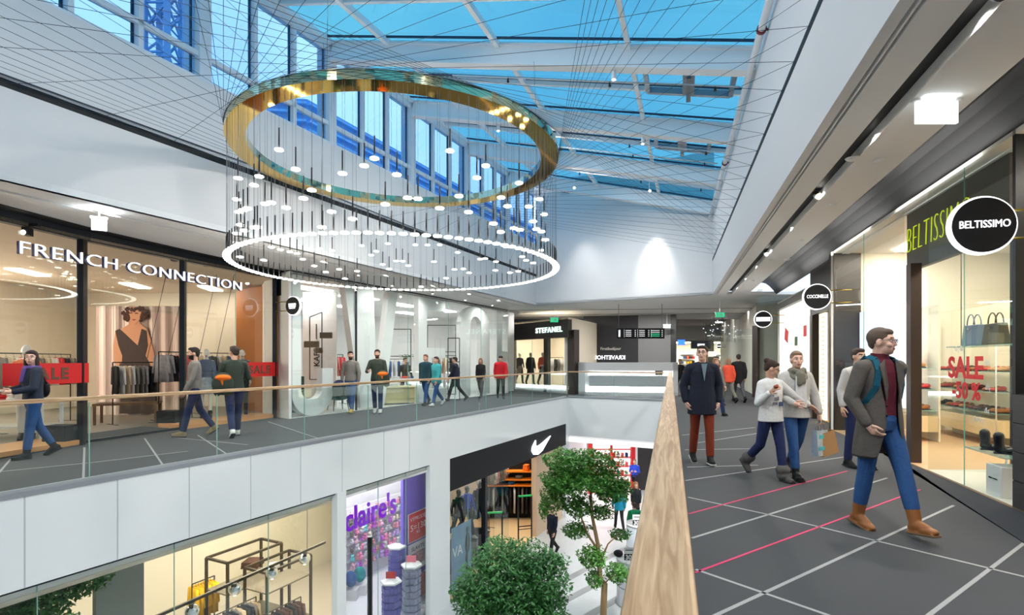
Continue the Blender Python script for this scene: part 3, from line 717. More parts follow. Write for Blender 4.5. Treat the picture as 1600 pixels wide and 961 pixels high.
    if coat:
        hem = coat.get('hem', .85); ex = coat.get('ex', .03); mt = coat['mat']
        if not coat.get('open'):
            upper(mt, ex, hem, coat.get('name', 'jacket'), True, coat.get('flare', .02), coat.get('collar', .05))
            if coat.get('bands'):
                pass
            if coat.get('vee'):
                q = MB(); y = .128
                q.poly([T((-.04, y + .022, 1.47)), T((.04, y + .022, 1.47)), T((0, y + .03, 1.22))], .012, (0, -1, 0)); q.build('shirt', coat['vee'], root)
        else:
            # open coat: back and sides shell with a front gap
            prof = [(hem, .21, .175, coat.get('gap_low', 34)), (.8, .195, .155, 26), (.95, .18, .14, 16), (1.05, .165, .13, 20), (1.15, .158, .125, 26), (1.25, .168, .13, 33), (1.36, .178, .125, 38), (1.43, .145, .1, 44), (1.475, .095, .082, 52)]
            prof = [q for q in prof if q[0] >= hem]; SG = 36; mb = MB(); grid = []
            for z, rx, ry, gp in prof:
                row = []
                for i in range(SG + 1):
                    a = math.radians(90 + gp + (360 - 2 * gp) * i / SG); row.append(mb.b.verts.new(T((rx * math.cos(a) * (1 + .012 * math.sin(9 * a) * (z < .95)), ry * math.sin(a) - (.015 if z < .9 else 0), z))))
                grid.append(row)
            for i in range(len(grid) - 1):
                for j in range(SG):
                    f = mb.b.faces.new([grid[i][j], grid[i][j + 1], grid[i + 1][j + 1], grid[i + 1][j]]); f.smooth = True
            o = mb.build('coat', mt, root); so = o.modifiers.new('th', 'SOLIDIFY'); so.thickness = .016; so.offset = 0
            su = o.modifiers.new('sub', 'SUBSURF'); su.levels = 1; su.render_levels = 1
            for s in (-1, 1):
                S0, E, Wr, hd = A[s]; q = MB(); q.cap(T((s * .08, -.01, 1.42)), S0 + V(0, 0, -.01), .062 * k, .07 * k, 14); q.cap(S0 + V(0, 0, -.01), E, .07 * k, .058 * k, 14); q.cap(E, E.lerp(Wr, .93), .058 * k, .048 * k, 14)
                me = remesh(q, vox, 2); me.materials.append(mt); link('sleeve', me, root)
                l = MB(); l.poly([T((s * .052, .105, 1.47)), T((s * .115, .118, 1.42)), T((s * .1, .145, 1.3)), T((s * .06, .138, 1.1)), T((s * .05, .142, 1.25))], .012, (0, -1, 0)); l.build('lapel', coat.get('lapel', mt), root, bevel=.004)
                if coat.get('buttons') and s == 1:
                    for z in (1.08, 1.0): MB().ell(T((.07 * s, .142, z)), (.012, .006, .012), 8, 6).build('button', black_metal, root)
    if straps:
        for s in (-1, 1):
            q = MB(); pts = [T((s * .105, -.11, 1.42)), T((s * .1, -.03, 1.495)), T((s * .1, .055, 1.47)), T((s * .112, .108, 1.38)), T((s * .13, .1, 1.24)), T((s * .165, .04, 1.12)), T((s * .18, -.04, 1.05))]
            for a, b in zip(pts, pts[1:]): q.bar(a, b, .05 * k, .014, up=(s * .4, 1, .3))
            q.build('backpack_strap', straps, root, bevel=.004)
        q = MB(); q.ell(T((0, -.17, 1.24)), (.13 * k, .08 * k, .19 * k)); q.build('backpack', straps, root)
    if scarf:
        q = MB()
        for i in range(26):
            a = 2 * PI * i / 26; q.ell(T((.082 * math.cos(a), .085 * math.sin(a) + .012, 1.468 + .014 * math.sin(3 * a))), (.042, .042, .04), 8, 6)
            a += .12; q.ell(T((.092 * math.cos(a), .1 * math.sin(a) + .03, 1.425 + .012 * math.cos(4 * a) - (.03 if math.sin(a) > .3 else 0))), (.036, .036, .036), 8, 6)
        q.cap(T((.02, .14, 1.42)), T((.03, .155, 1.3)), .045, .035); q.cap(T((-.02, .14, 1.42)), T((-.02, .155, 1.33)), .04, .035)
        me = remesh(q, .01, 1); me.materials.append(scarf); link('scarf', me, root)
    bpy.context.view_layer.update()
    root['_h'] = k
    def world(s, off=(0, 0, 0)):
        S0, E, Wr, hd = A[s]; p = Wr + hd * .09 * k + Vector(off); return Matrix.Rotation(rz, 3, 'Z') @ p + root.location
    if '_h' in root: del root['_h']
    return root, world, T
denim = cloth('blue_denim', (44, 84, 138), .9, var=.22); denim_d = cloth('dark_denim', (28, 40, 84), .9, var=.2)
navy = cloth('navy_wool', (20, 26, 44)); maroon = cloth('maroon_knit', (92, 20, 40)); greycoat = cloth('grey_brown_coat', (92, 86, 80))
rust = cloth('rust_chinos', (134, 50, 24)); offw = cloth('off_white_jersey', (222, 222, 220), var=.05); lgrey = cloth('light_grey_knit', (196, 194, 190), var=.08)
blackc = cloth('black_cloth', (24, 24, 28)); scarf_g = cloth('grey_green_scarf', (122, 118, 104), bscale=80); tan_boot = mat('tan_leather', (150, 92, 44), .5, var=.15)
fur = cloth('grey_fur', (108, 104, 102), bump=1, bscale=160, var=.3); dgreen = cloth('dark_green_knit', (52, 62, 52)); gknit = cloth('grey_knit', (122, 118, 112)); teal = cloth('teal_quilt', (58, 160, 160), var=.2)
redj = cloth('red_jacket', (206, 28, 36)); orangec = cloth('orange_coat', (226, 84, 56)); white_sh = mat('white_leather', (228, 226, 220), .5); skin_w = mat('fair_skin', (228, 182, 160), .55, var=.05)
paper_w = mat('white_paper', (238, 238, 236), .7)

# 1 the man in the grey coat, front right
p, wp_, T = person('bespectacled man in grey coat, maroon sweater and jeans striding at the right', (3.36, 4.85), (.16, -1), 1.84, legs=((19, 3), (-7, 5)),
    arms=(((-.22, -.45, -1), (-.05, .02, -1)), ((.3, -.12, -1), (-.3, .5, -1), (-.5, .35, -.8))), yaw=34, curl=.95, top=maroon, collar=.075, bottom=denim, shoe=tan_boot, shoe_h=.17, hair=('crop', (96, 78, 64)),
    coat=dict(mat=greycoat, hem=.62, open=True, buttons=True, gap_low=40), glasses=black_metal, straps=cloth('teal_strap', (8, 84, 104)), near=True, top_hem=.93, skin=skin_w, sole=mat('tan_sole', (120, 92, 64), .7))
# 2 man in navy coat
p, wp_, T = person('young man in navy coat and rust chinos, hands in pockets, by the near handrail', (2.86, 8.0), (-.12, -1), 1.77, legs=((10, 4), (-8, 12)),
    arms=(((-.3, -.22, -1), (.1, .32, -1), (.3, .25, -.9)), ((.3, -.22, -1), (-.1, .32, -1), (-.3, .25, -.9))), yaw=-24, pitch=6, top=cloth('grey_blue_shirt', (120, 140, 150)), bottom=rust, shoe=blackc, sole=white_sh,
    hair=('short', (52, 38, 30)), coat=dict(mat=navy, hem=.72, ex=.03, flare=.035, vee=MATS['grey_blue_shirt'], collar=.045), glasses=black_metal, near=True, skin=skin_w)
# 3 girl in white top with fur boots
p, wp_, T = person('woman in white printed top, dark jeans and grey fur boots, reaching to her right', (3.36, 6.9), (.25, -.97), 1.57, legs=((12, 4), (-14, 34)),
    arms=(((-.8, .2, -.7), (-.85, .25, -.55), (-.8, .3, -.6)), ((.3, .1, -1), (-.15, .75, .62), (-.2, .6, .5))), yaw=55, pitch=-22, female=True, top=offw, loose=.025, top_hem=.86, bottom=denim_d, shoe=fur, boots='fur', shoe_h=.1,
    hair=('bun', (58, 38, 30)), glasses=black_metal, near=True)
q = MB(); k = 1.57 / 1.75
q.box(T((-.045, .151, 1.12)), (.06, .008, .055)); q.build('printed_square', cloth('blue_print', (70, 84, 120)), p)
for i, (x, z, w, h_) in enumerate([(.03, 1.2, .05, .03), (.03, 1.13, .035, .03), (.075, 1.13, .02, .03), (.0, 1.2, .02, .05), (.05, 1.27, .03, .012), (.085, 1.24, .02, .02)]):
    q = MB(); q.box(T((x, .149, z)), (w, .006, h_)); q.build('printed_mark', cloth('grey_print', (120, 120, 128)), p)
rt = wp_(1, (0, .02, .03)); tt = thing('snack', 'small brown snack held in the raised hand of the woman in white', 'snack', rt)
MB().ell((0, 0, 0), (.03, .03, .022)).ell((.02, .01, .012), .018).build('crust', mat('baked_crust', (150, 70, 40), .7, bump=.5), tt)
# 4 woman with scarf
p, wp4, T = person('woman in light cardigan, grey-green scarf and jeans carrying shopping bags', (3.77, 7.05), (-.05, -1), 1.70, legs=((-16, 22), (14, 3)),
    arms=(((-.32, .1, -1), (-.15, .2, -1), (0, .1, -1)), ((.25, .15, -1), (-.25, .85, -.35), (-.4, .8, -.1))), yaw=-8, female=True, top=lgrey, loose=.03, top_hem=.84, bottom=denim, shoe=mat('black_leather', (22, 20, 22), .3), shoe_h=.12,
    hair=('tied', (140, 112, 86)), scarf=scarf_g, near=True, skin=skin_w)
q = MB(); q.poly([T((-.06, .158, 1.4)), T((.075, .158, 1.4)), T((.085, .165, 1.0)), T((-.07, .165, .98))], .014, (0, -1, 0)); q.build('white_undershirt', offw, p, bevel=.004)
hw = wp4(-1)
def paper_bag(label, loc, w, d, h, m, rz=0, tiltx=0, tag_m=None):
    t = thing('shopping_bag', label, 'bag', (loc[0], loc[1], loc[2] - h - .13), rz)
    mb = MB(); x, y = w / 2, d / 2; b = mb.b
    P = [(-x * .9, -y, 0), (x * .9, -y, 0), (x * .9, y, 0), (-x * .9, y, 0), (-x, -y * .7, h), (x, -y * .7, h), (x, y * .7, h), (-x, y * .7, h)]
    mb._new(P, [(3, 2, 1, 0), (0, 1, 5, 4), (1, 2, 6, 5), (2, 3, 7, 6), (3, 0, 4, 7)])
    o = mb.build('bag_body', m, t); so = o.modifiers.new('s', 'SOLIDIFY'); so.thickness = .004
    for s in (-1, 1):
        MB().tube([(-x * .4, s * y * .7, h - .02), (-x * .3, s * y * .3, h + .1), (0, 0, h + .13), (x * .3, s * y * .3, h + .1), (x * .4, s * y * .7, h - .02)], .004, 6).build('handle', m, t)
    if tiltx: t.rotation_euler = (0, tiltx, rz)
    return t
b1 = paper_bag('white and turquoise plastic shopping bag held by the woman with the scarf', hw, .24, .1, .33, mat('glossy_plastic_bag', (176, 190, 200), .25, var=.4, vscale=16), .5)
q = MB(); q.box((0, -.052, .1), (.2, .004, .05)); q.box((0, -.042, .25), (.16, .004, .05)); q.build('printed_band', mat('turquoise_print', (60, 190, 200), .4), b1)
paper_bag('brown paper shopping bag held beside the turquoise one', hw + Vector((.13, .03, -.02)), .27, .11, .3, mat('kraft_paper', (176, 134, 90), .8, var=.08), .2, -.25)
# 5 mostly hidden person behind the coat man
person('person in light grey sweater almost hidden behind the man in the grey coat', (4.98, 7.65), (.1, -1), 1.72, legs=((4, 2), (-4, 4)), top=lgrey, bottom=denim_d, shoe=blackc, hair=('short', (60, 45, 36)), loose=.02)
# 6 woman left
p, wp6, T = person('dark-haired woman in navy jacket and jeans holding papers, far left on the gallery', (-7.62, 8.45), (-.55, -.84), 1.72, legs=((8, 2), (-12, 18)),
    arms=(((-.3, .2, -1), (.35, .9, -.2), (.5, .8, 0)), ((.3, .25, -1), (-.4, .9, -.2), (-.5, .8, 0))), yaw=58, female=True, top=blackc, coat=dict(mat=cloth('slate_jacket', (34, 44, 62)), hem=.9, ex=.022, flare=.01, collar=.03), bottom=denim, shoe=blackc,
    shoe_h=.12, hair=('long', (46, 30, 28)), near=True, skin=skin_w)
q = MB()
for i in range(16): a = 2 * PI * i / 16; q.ell(T((.08 * math.cos(a), .085 * math.sin(a) + .01, 1.465)), (.036, .036, .034), 8, 6)
q.cap(T((-.04, .12, 1.44)), T((-.05, .155, 1.25)), .03, .028); me = remesh(q, .011, 1); me.materials.append(cloth('purple_scarf', (96, 76, 140))); link('scarf', me, p)
a, b = wp6(-1), wp6(1); c = (a + b) / 2
tt = thing('leaflet', 'white folded leaflet held by the woman in the navy jacket', 'leaflet', c + Vector((0, 0, .012)), .9); MB().box((0, 0, 0), (.2, .15, .006)).box((0, 0, .008), (.19, .14, .004)).build('sheet', paper_w, tt)
tt = thing('shoulder_bag', 'dark shoulder bag hanging at the back of the woman in the navy jacket', 'bag', T((.16, -.26, .82)) @ Matrix.Identity(3) if 0 else (Matrix.Rotation(math.atan2(.55, -.84), 3, 'Z') @ T((.2, -.2, 1.0)) + p.location), math.atan2(.55, -.84))
MB().ell((0, 0, .1), (.17, .06, .14)).build('bag_body', blackc, tt); MB().tube([(-.12, 0, .18), (-.16, .1, .42), (-.12, .16, .5)], .01).build('strap', blackc, tt)
# 7, 8 two men walking left
P7 = flo(304, 681); person('bearded man in grey sweater walking left past the fashion window', P7, (-.8, -.6), 1.84, legs=((16, 4), (-14, 20)), top=gknit, bottom=denim_d, shoe=mat('ochre_shoe', (150, 128, 90), .7), hair=('short', (30, 24, 22)), beard=True, near=True, loose=.015)
P8 = flo(366, 682); p, wp8, T = person('man in dark green sweater carrying an orange-lined jacket, seen from behind', P8, (-.62, .78), 1.86, legs=((-14, 16), (14, 4)), top=dgreen, bottom=denim_d, shoe=white_sh, hair=('short', (64, 48, 40)), near=True, loose=.02, yaw=25,
    arms=(((-.3, .3, -1), (.1, .9, .1)), ((.3, .2, -1), (-.2, .9, .1))))
def held_jacket(label, loc, rz, c1, c2):
    t = thing('folded_jacket', label, 'jacket', loc, rz); mb = MB(); mb.ell((0, 0, -.12), (.2, .115, .23)); mb.ell((.1, 0, -.22), (.1, .07, .16)); mb.ell((-.1, 0, -.2), (.09, .08, .17)); me = remesh(mb, .015, 1); me.materials.append(c1); link('shell', me, t)
    mb = MB(); mb.ell((0, -.05, .0), (.15, .085, .07)); mb.cap((-.03, -.08, .0), (-.01, -.105, -.14), .045, .015); me = remesh(mb, .015, 1); me.materials.append(c2); link('lining', me, t); return t
org = cloth('orange_lining', (240, 116, 28))
held_jacket('dark jacket with orange lining carried at hip height by the man in dark green', (P8.x - .12, P8.y - .2, 1.2), .5, dgreen, org)
# 9, 10 pair facing the viewer
P9 = Vector((-4.72, 15.55)); p, wp9, T = person('bearded man in grey sweater beside the big white letter, facing the atrium', P9, (-.1, -1), 1.82, legs=((12, 3), (-10, 16)), top=gknit, bottom=denim, shoe=mat('mustard_shoe', (190, 160, 60), .7), hair=('short', (44, 34, 30)), beard=True, loose=.015, yaw=30,
    arms=(((-.3, .1, -1), (.0, .2, -1)), ((.25, .0, -1), (.0, .1, -1))))
held_jacket('dark jacket held low beside the man in grey by the white letter', (P9.x - .28, P9.y - .2, .88), 0, navy, denim_d)
P10 = Vector((-3.93, 15.5)); person('man in dark green sweater with an orange-lined jacket over his arm, facing the atrium', P10, (.1, -1), 1.86, legs=((4, 2), (-6, 14)), top=dgreen, bottom=denim_d, shoe=white_sh, hair=('short', (50, 36, 30)), beard=True, loose=.02,
    arms=(((-.2, .1, -1), (-.05, .1, -1)), ((.35, .15, -1), (-.3, .9, .05))))
held_jacket('dark jacket with orange lining over the arm of the man facing the atrium', (P10.x + .22, P10.y - .25, 1.16), .2, dgreen, org)
# 11.. distance left gallery
for lab, x, y, f, h, kw in [
    ('person in dark coat beside the one in teal, mid gallery', -2.98, 18.35, (-.3, -1), 1.8, dict(coat=dict(mat=cloth('dark_teal', (24, 62, 72)), hem=.8, ex=.03), bottom=denim, shoe=blackc, hair=('short', (120, 70, 50)))),
    ('person in teal striped puffer jacket and jeans on the left gallery', -2.56, 18.0, (-.6, -.8), 1.72, dict(coat=dict(mat=teal, hem=.82, ex=.035), bottom=denim, shoe=white_sh, hair=('short', (60, 36, 30)), female=True)),
    ('person in long dark blue coat in front of the white store window', -2.16, 20.2, (-1, .2), 1.72, dict(coat=dict(mat=navy, hem=.6, ex=.03, flare=.03), bottom=blackc, shoe=blackc, hair=('short', (40, 30, 28)))),
    ('woman with fair hair in black top carrying a handbag, far left gallery', -1.3, 22.0, (-.2, -1), 1.68, dict(coat=dict(mat=blackc, hem=.85, ex=.02), bottom=cloth('grey_trousers', (84, 84, 90)), shoe=blackc, hair=('long', (150, 106, 76)), female=True)),
    ('man in bright red jacket at the far end of the left gallery', -.46, 21.5, (.1, -1), 1.78, dict(coat=dict(mat=redj, hem=.84, ex=.04), bottom=blackc, shoe=blackc, hair=('short', (60, 50, 44)), hat=blackc)),
    ('person inside the white store behind the central display table', -4.1, 20.4, (.6, -.8), 1.7, dict(top=cloth('dark_olive', (60, 62, 52)), bottom=blackc, shoe=blackc, hair=('short', (50, 40, 34)))),
    ('child-sized person in striped jumper in the far right corridor', 7.1, 18.4, (.1, -1), 1.6, dict(coat=dict(mat=blackc, hem=.85, ex=.02), bottom=denim_d, shoe=blackc, hair=('long', (60, 40, 34)), female=True)),
    ('woman in orange coat seen from behind in the far right corridor', 7.95, 19.5, (-.1, 1), 1.66, dict(coat=dict(mat=orangec, hem=.82, ex=.035), bottom=cloth('khaki_trousers', (120, 116, 104)), shoe=blackc, hair=('long', (150, 110, 80)), female=True)),
    ('man in long dark coat seen from behind in the far right corridor', 8.4, 19.7, (.1, 1), 1.82, dict(coat=dict(mat=blackc, hem=.7, ex=.03, flare=.02), bottom=cloth('grey_trousers', (84, 84, 90)), shoe=blackc, hair=('short', (40, 32, 28)))),
    ('seated-height person in black near the right end of the white counter', 7.4, 23.4, (.2, -1), 1.66, dict(top=blackc, bottom=blackc, shoe=blackc, hair=('short', (150, 90, 60)))),
    ('fair-haired person partly hidden behind the man in the navy coat', 5.75, 15.0, (.2, -1), 1.66, dict(top=cloth('grey_jacket', (120, 116, 110)), bottom=denim_d, shoe=blackc, hair=('long', (150, 110, 76)), female=True))]:
    person(lab, (x, y), f, h, **kw)
for i, z in enumerate((1.02, 1.12, 1.22, 1.32)):
    pass
# lower floor people
for lab, x, y, f, h, kw in [
    ('man in blue polo shirt reading his phone by the red store, lower floor', 6.0, 26.0, (-.4, -1), 1.76, dict(top=cloth('royal_blue', (36, 66, 190)), bottom=blackc, shoe=blackc, hair=('crop', (150, 110, 84)), arms=(((-.2, .1, -1), (.4, .8, .2)), ((.2, .1, -1), (-.4, .8, .2))))),
    ('person in turquoise jacket behind the tall tree, lower floor', 4.15, 20.6, (0, 1), 1.72, dict(coat=dict(mat=cloth('turquoise_jacket', (14, 140, 170)), hem=.8, ex=.03), bottom=blackc, shoe=blackc, hair=('short', (60, 44, 36)))),
    ('person in black near the near handrail, lower floor', 5.0, 21.4, (-.4, -1), 1.7, dict(top=blackc, bottom=blackc, shoe=blackc, hair=('long', (150, 96, 70)), female=True)),
    ('person in green jacket behind the grey kiosk, lower floor', 4.25, 18.4, (0, 1), 1.66, dict(coat=dict(mat=cloth('emerald_jacket', (16, 130, 84)), hem=.82, ex=.03), bottom=blackc, shoe=blackc, hair=('short', (60, 44, 36)))),
    ('dark-haired person in dark top by the sportswear entrance, lower floor', 1.35, 17.8, (-.6, -.7), 1.7, dict(top=navy, bottom=blackc, shoe=blackc, hair=('short', (70, 40, 34))))]:
    person(lab, (x, y, ZL), f, h, **kw)
# ================================================================ SHOP KIT
def fac_at(px, pts):
    q = (px - VX) / F; D = Vector((q, 1))
    for a, b in zip(pts, pts[1:]):
        e = b - a; den = D.x * e.y - D.y * e.x
        if abs(den) < 1e-9: continue
        u = (a.y * D.x - a.x * D.y) / (D.y * e.x - D.x * e.y)
        if -1e-6 <= u <= 1 + 1e-6: return a + e * u
    a, b = (pts[-2], pts[-1]) if (pts[-1] - pts[0]).x * q >= 0 or True else (pts[0], pts[1]); e = b - a; den = 1
    u = (a.y * D.x - a.x * D.y) / (D.y * e.x - D.x * e.y); return a + e * min(u, 1.0)
def room(pts, z0, z1, floor_m, wall_m, ceil_m, skip=()):
    """floor, ceiling and inner walls around plan polygon; skip = edges left open"""
    n = len(pts); ar = sum(pts[i][0] * pts[(i + 1) % n][1] - pts[(i + 1) % n][0] * pts[i][1] for i in range(n)); s = 1 if ar > 0 else -1
    if floor_m: m = MB(); m.prism(pts, z0 + .002, z0 + .02); struct(m.build('floor', floor_m))
    m = MB(); m.prism(pts, z1, z1 + .05); struct(m.build('ceiling', ceil_m))
    for i in range(n):
        if i in skip: continue
        m = MB(); m.wall(pts[i], pts[(i + 1) % n], -.08 * s, z0, z1 + .05); struct(m.build('wall_side', wall_m[i] if isinstance(wall_m, dict) and i in wall_m else (wall_m.get('d') if isinstance(wall_m, dict) else wall_m)))
def led(c, w, l, z, m, rz=0, label='lit ceiling panel', grp=None):
    o = MB().box((0, 0, 0), (w, l, .03)).build('ceiling_light', m, loc=(c[0], c[1], z), rz=rz); tag(o, label, 'ceiling light', grp); return o
def pane(a, b, z0, z1, m=pane_clear, th=.012, joints=1, frame=None):
    WN[0] += 1; r = thing('window_%d' % WN[0], None, None); struct(r)
    for i in range(joints):
        p, q = Vector(a).lerp(Vector(b), i / joints), Vector(a).lerp(Vector(b), (i + 1) / joints); d = (q - p).normalized() * .004
        MB().wall(p + d, q - d, th, z0, z1).build('glass_pane', m, r)
        if i: MB().wall(p - d, p + d, th + .004, z0, z1).build('pane_joint', pane_edge, r)
    return r
def hanging(kind='shirt'):
    t = thing('hanging_garment', 'x', 'garment')
    mb = MB(); L = {'shirt': .62, 'coat': .95, 'short': .5}[kind]
    for sy in (-1, 1):
        mb.cap((0, sy * .15, -.1), (.0, sy * .215, -.1 - L * .62), .036, .026, 8)
    R_ = [(0, 0, -.055, .02, .05), (0, 0, -.085, .03, .17), (0, 0, -.2, .036, .175), (.004, 0, -.1 - L * .5, .034, .17), (-.003, 0, -.1 - L, .044, .2)]
    mb.loft(R_, 16); mb.build('garment_body', white_gloss, t)
    h = MB(); h.tube([(0, 0, .03), (0, .02, .015), (0, 0, -.01), (0, 0, -.05)], .003, 5); h.tube([(0, -.17, -.09), (0, 0, -.045), (0, .17, -.09)], .005, 5); h.build('hanger', black_metal, t)
    return t
GB = {}
def garments(P, Q, z, n, cols, desc, kind='shirt', grp=None):
    """n garments hung from rail P->Q at height z"""
    P = Vector(P); Q = Vector(Q); rz = ang(P, Q)
    for i in range(n):
        p = P.lerp(Q, (i + .5) / n); c, m = cols[i % len(cols)]
        if kind not in GB: GB[kind] = hanging(kind); o = GB[kind]; o.location = (p.x, p.y, z - .03); o.rotation_euler = (0, 0, rz)
        else: o = dup(GB[kind], (p.x, p.y, z - .03), rz)
        o['label'] = '%s garment hanging on %s' % (c, desc); o['group'] = 'garments on %s' % desc
        for ch in o.children:
            if ch.name.startswith('garment_body'): recolor(ch, m)
        o.rotation_euler.z = rz + rnd.uniform(-.12, .12)
def rack(P, Q, z, label, m=black_metal, r=.013, foot=True):
    P = Vector(P); Q = Vector(Q); L = (Q - P).length; t = thing('clothes_rack', label, 'clothes rack', (P.x, P.y, 0), ang(P, Q)); return _rack(t, L, z, m, r, foot)
def _rack(t, L, z, m, r, foot):
    mb = MB(); mb.tube([(0, 0, z), (L, 0, z)], r, 8); mb.build('rail', m, t)
    for x in (0, L):
        MB().tube([(x, 0, 0), (x, 0, z)], r, 8).build('upright', m, t)
        if foot: MB().box((x, 0, .015), (.05, .5, .03)).build('foot', m, t)
    return t
C = dict(black=('black', blackc), white=('white', offw), grey=('grey', gknit), red=('red', redj), navy=('navy', navy), yellow=('yellow', cloth('yellow_cotton', (240, 190, 30))),
         beige=('beige', cloth('beige_cotton', (206, 186, 156))), blue=('blue', denim), rose=('rose', cloth('rose_cotton', (214, 140, 140))), silver=('pale patterned', cloth('patterned_viscose', (150, 150, 156), var=.5)), brown=('brown', cloth('brown_wool', (84, 56, 48))))
def table(label, loc, w, d, h, m, rz=0, shelf=False, th=.05):
    t = thing('display_table', label, 'display table', loc, rz); MB().box((0, 0, h - th / 2), (w, d, th)).build('table_top', m, t, bevel=.006)
    for x in (-1, 1):
        for y in (-1, 1): MB().box((x * (w / 2 - .04), y * (d / 2 - .04), (h - th) / 2), (.05, .05, h - th)).build('leg', m, t)
    if shelf: MB().box((0, 0, .22), (w - .05, d - .05, .04)).build('shelf', m, t)
    return t
def folded(label, loc, m, w=.28, d=.34, n=3, rz=0, grp=None):
    t = thing('folded_clothes', label, 'folded clothes', loc, rz, grp)
    for i in range(n): MB().box((rnd.uniform(-.01, .01), 0, .02 + i * .04), (w - .01 * i, d, .036)).build('folded_piece', m, t, bevel=.014)
    return t

# ================================================================ LEFT GALLERY: FASHION SHOP
warm_wall = mat('warm_plaster', (230, 220, 200), .8); amber = mat('amber_panel', (178, 106, 34), .6, var=.15, vscale=2); warm_ceil = mat('warm_ceiling', (222, 204, 180), .8)
shop_floor = mat('grey_shop_floor', (128, 118, 108), .4)
Q0, Q1, Q2, Q3, Q4, Q5 = FAC
poly = [Q0, Q1, Q2, Q3, Q4, Q5, Vector((-8.2, 17.6)), Vector((-14.5, 17.6)), Vector((-14.5, 1.0))]
room(poly, 0, 3.78, shop_floor, {'d': warm_wall, 5: amber}, warm_ceil, skip=(0, 1, 2, 3, 4))
MB_ = MB()
for a, b in zip(FAC, FAC[1:]): MB_.wall(a, b, .14, 3.76, ZC)
trim(MB_, dark_frame)
MB_ = MB()
for a, b in zip(FAC, FAC[1:]): MB_.wall(a + Vector((.28, -.1)), b + Vector((.28, -.1)), .28, ZC - .012, ZC - .002)
trim(MB_, black_slot)
MB_ = MB()
for a, b in zip(FAC, FAC[1:]): MB_.wall(a, b, .08, 0.02, .07)
trim(MB_, dark_frame)
for px, w in ((131, .17), (288, .17), (431, .16)):
    c = fac_at(px, FAC); m = MB(); m.box((c.x - .03, c.y, 1.88), (.10, w, 3.76), rz=.3); trim(m, dark_frame)
a = fac_at(288, FAC); pane(Q1, Q2, .07, 3.76); pane(Q2, fac_at(131, FAC), .07, 3.76); pane(fac_at(131, FAC), Q3, 2.55, 3.76); pane(Q3, Q4, 2.55, 3.76)
pane(fac_at(290, FAC), Q5, .07, 3.76, joints=2)
m = MB(); m.wall((-6.75, 15.25), (-8.56, 16.6), .06, .02, 3.74); struct(m.build('wall_side', amber))
# entrance mat
P = [fac_at(136, FAC), fac_at(284, FAC)]; m = MB(); m.prism([P[0], P[1], P[1] + Vector((-1.2, .5)), P[0] + Vector((-1.2, .5))], .021, .026); trim(m, dark_mat)
# tan plinth strips inside the windows
for a, b in ((Q1, fac_at(128, FAC)), (fac_at(292, FAC), Q5)):
    m = MB(); m.wall(a, b, .9, .02, .1); struct(m.build('trim_%d' % (TN[0] + 1), mat('orange_oak_plinth', (202, 146, 92), .5))); TN[0] += 1
for i, (x, y) in enumerate([(-12.3, 8.5), (-12.3, 11), (-12.2, 13.4), (-11.2, 15.8), (-13.2, 9.5), (-13.2, 13), (-9.3, 16.4), (-13.2, 6)]):
    led((x, y), .35, 1.1, 3.765, led_warm, .2, 'warm rectangular ceiling light inside the fashion shop', 'warm ceiling lights of the fashion shop')
# sign
A = fac_at(18, FAC) + Vector((.16, -.02)); B = fac_at(368, FAC) + Vector((.16, -.02)); L = (B - A).length
t = thing('shop_sign', 'illuminated white two-word lettering on the glass front of the left fashion shop', 'sign', (*A.lerp(B, .5), 3.27), ang(A, B))
me = text_mesh('FRENCH CONNECTION', .215, ext=.012, bold=-.004, sp=1.08); w = max(v.co.x for v in me.vertices) - min(v.co.x for v in me.vertices); s = L / w
me.transform(Matrix.Diagonal((s, 1, 1, 1))); me.materials.clear(); me.materials.append(letter_glow); link('lettering', me, t)
me2 = me.copy(); me2.transform(Matrix.Translation((-.02, .035, -.01)) @ Matrix.Diagonal((1, 1.4, 1.04, 1))); me2.materials.clear(); me2.materials.append(mat('sign_side', (44, 50, 92), .5)); link('letter_sides', me2, t)
# black spotlight cans and small exit box in the ceiling
for i, (px, py, Y) in enumerate([(43, 362, 8.8), (272, 404, 11.8), (322, 412, 12.6)]):
    p = P3(px, py, Y); t = thing('spotlight', 'black box spotlight behind the shop sign, %s' % ['far left', 'left of the middle post', 'right of the middle post'][i], 'spotlight', p)
    MB().box((0, 0, 0), (.09, .16, .13), rz=.3).build('lamp_housing', black_metal, t); MB().box((0, .05, .12), (.3, .06, .05)).build('bracket', black_metal, t); MB().ell((0, -.08, -.03), (.04, .02, .04)).build('lens', lamp_white if i == 0 else black_metal, t)
def exit_box(label, p, w, h, rz, m=exit_glow, green=False):
    t = thing('exit_sign', label, 'exit sign', p, rz); MB().box((0, 0, 0), (w, .03, h)).build('lit_face', m, t); MB().box((0, 0, h / 2 + .015), (w * 1.15, .06, .03)).box((0, 0, (h / 2 + ZC - p[2]) / 2 + .01), (.02, .02, max(.02, ZC - p[2] - h / 2))).build('mount', white_gloss, t)
    if green:
        q = MB(); q.poly([(-w * .1, -.02, -.02), (w * .12, -.02, -.02), (w * .12, -.02, -.06), (w * .3, -.02, 0), (w * .12, -.02, .06), (w * .12, -.02, .02), (-w * .1, -.02, .02)], .004, (0, -1, 0)); q.ell((-w * .28, -.02, .04), (.02, .006, .02), 8, 6); q.box((-w * .28, -.02, -.02), (.03, .008, .08)); q.build('arrow_symbol', white_gloss, t)
    return t
exit_box('bright white emergency sign box under the left gallery ceiling', P3(155, 351, 8.55), .2, .19, .5)
area('exit_lamp', P3(155, 343, 8.5), .2, .1, 3, (.9, 1, 1), rot=(PI, 0, 0))
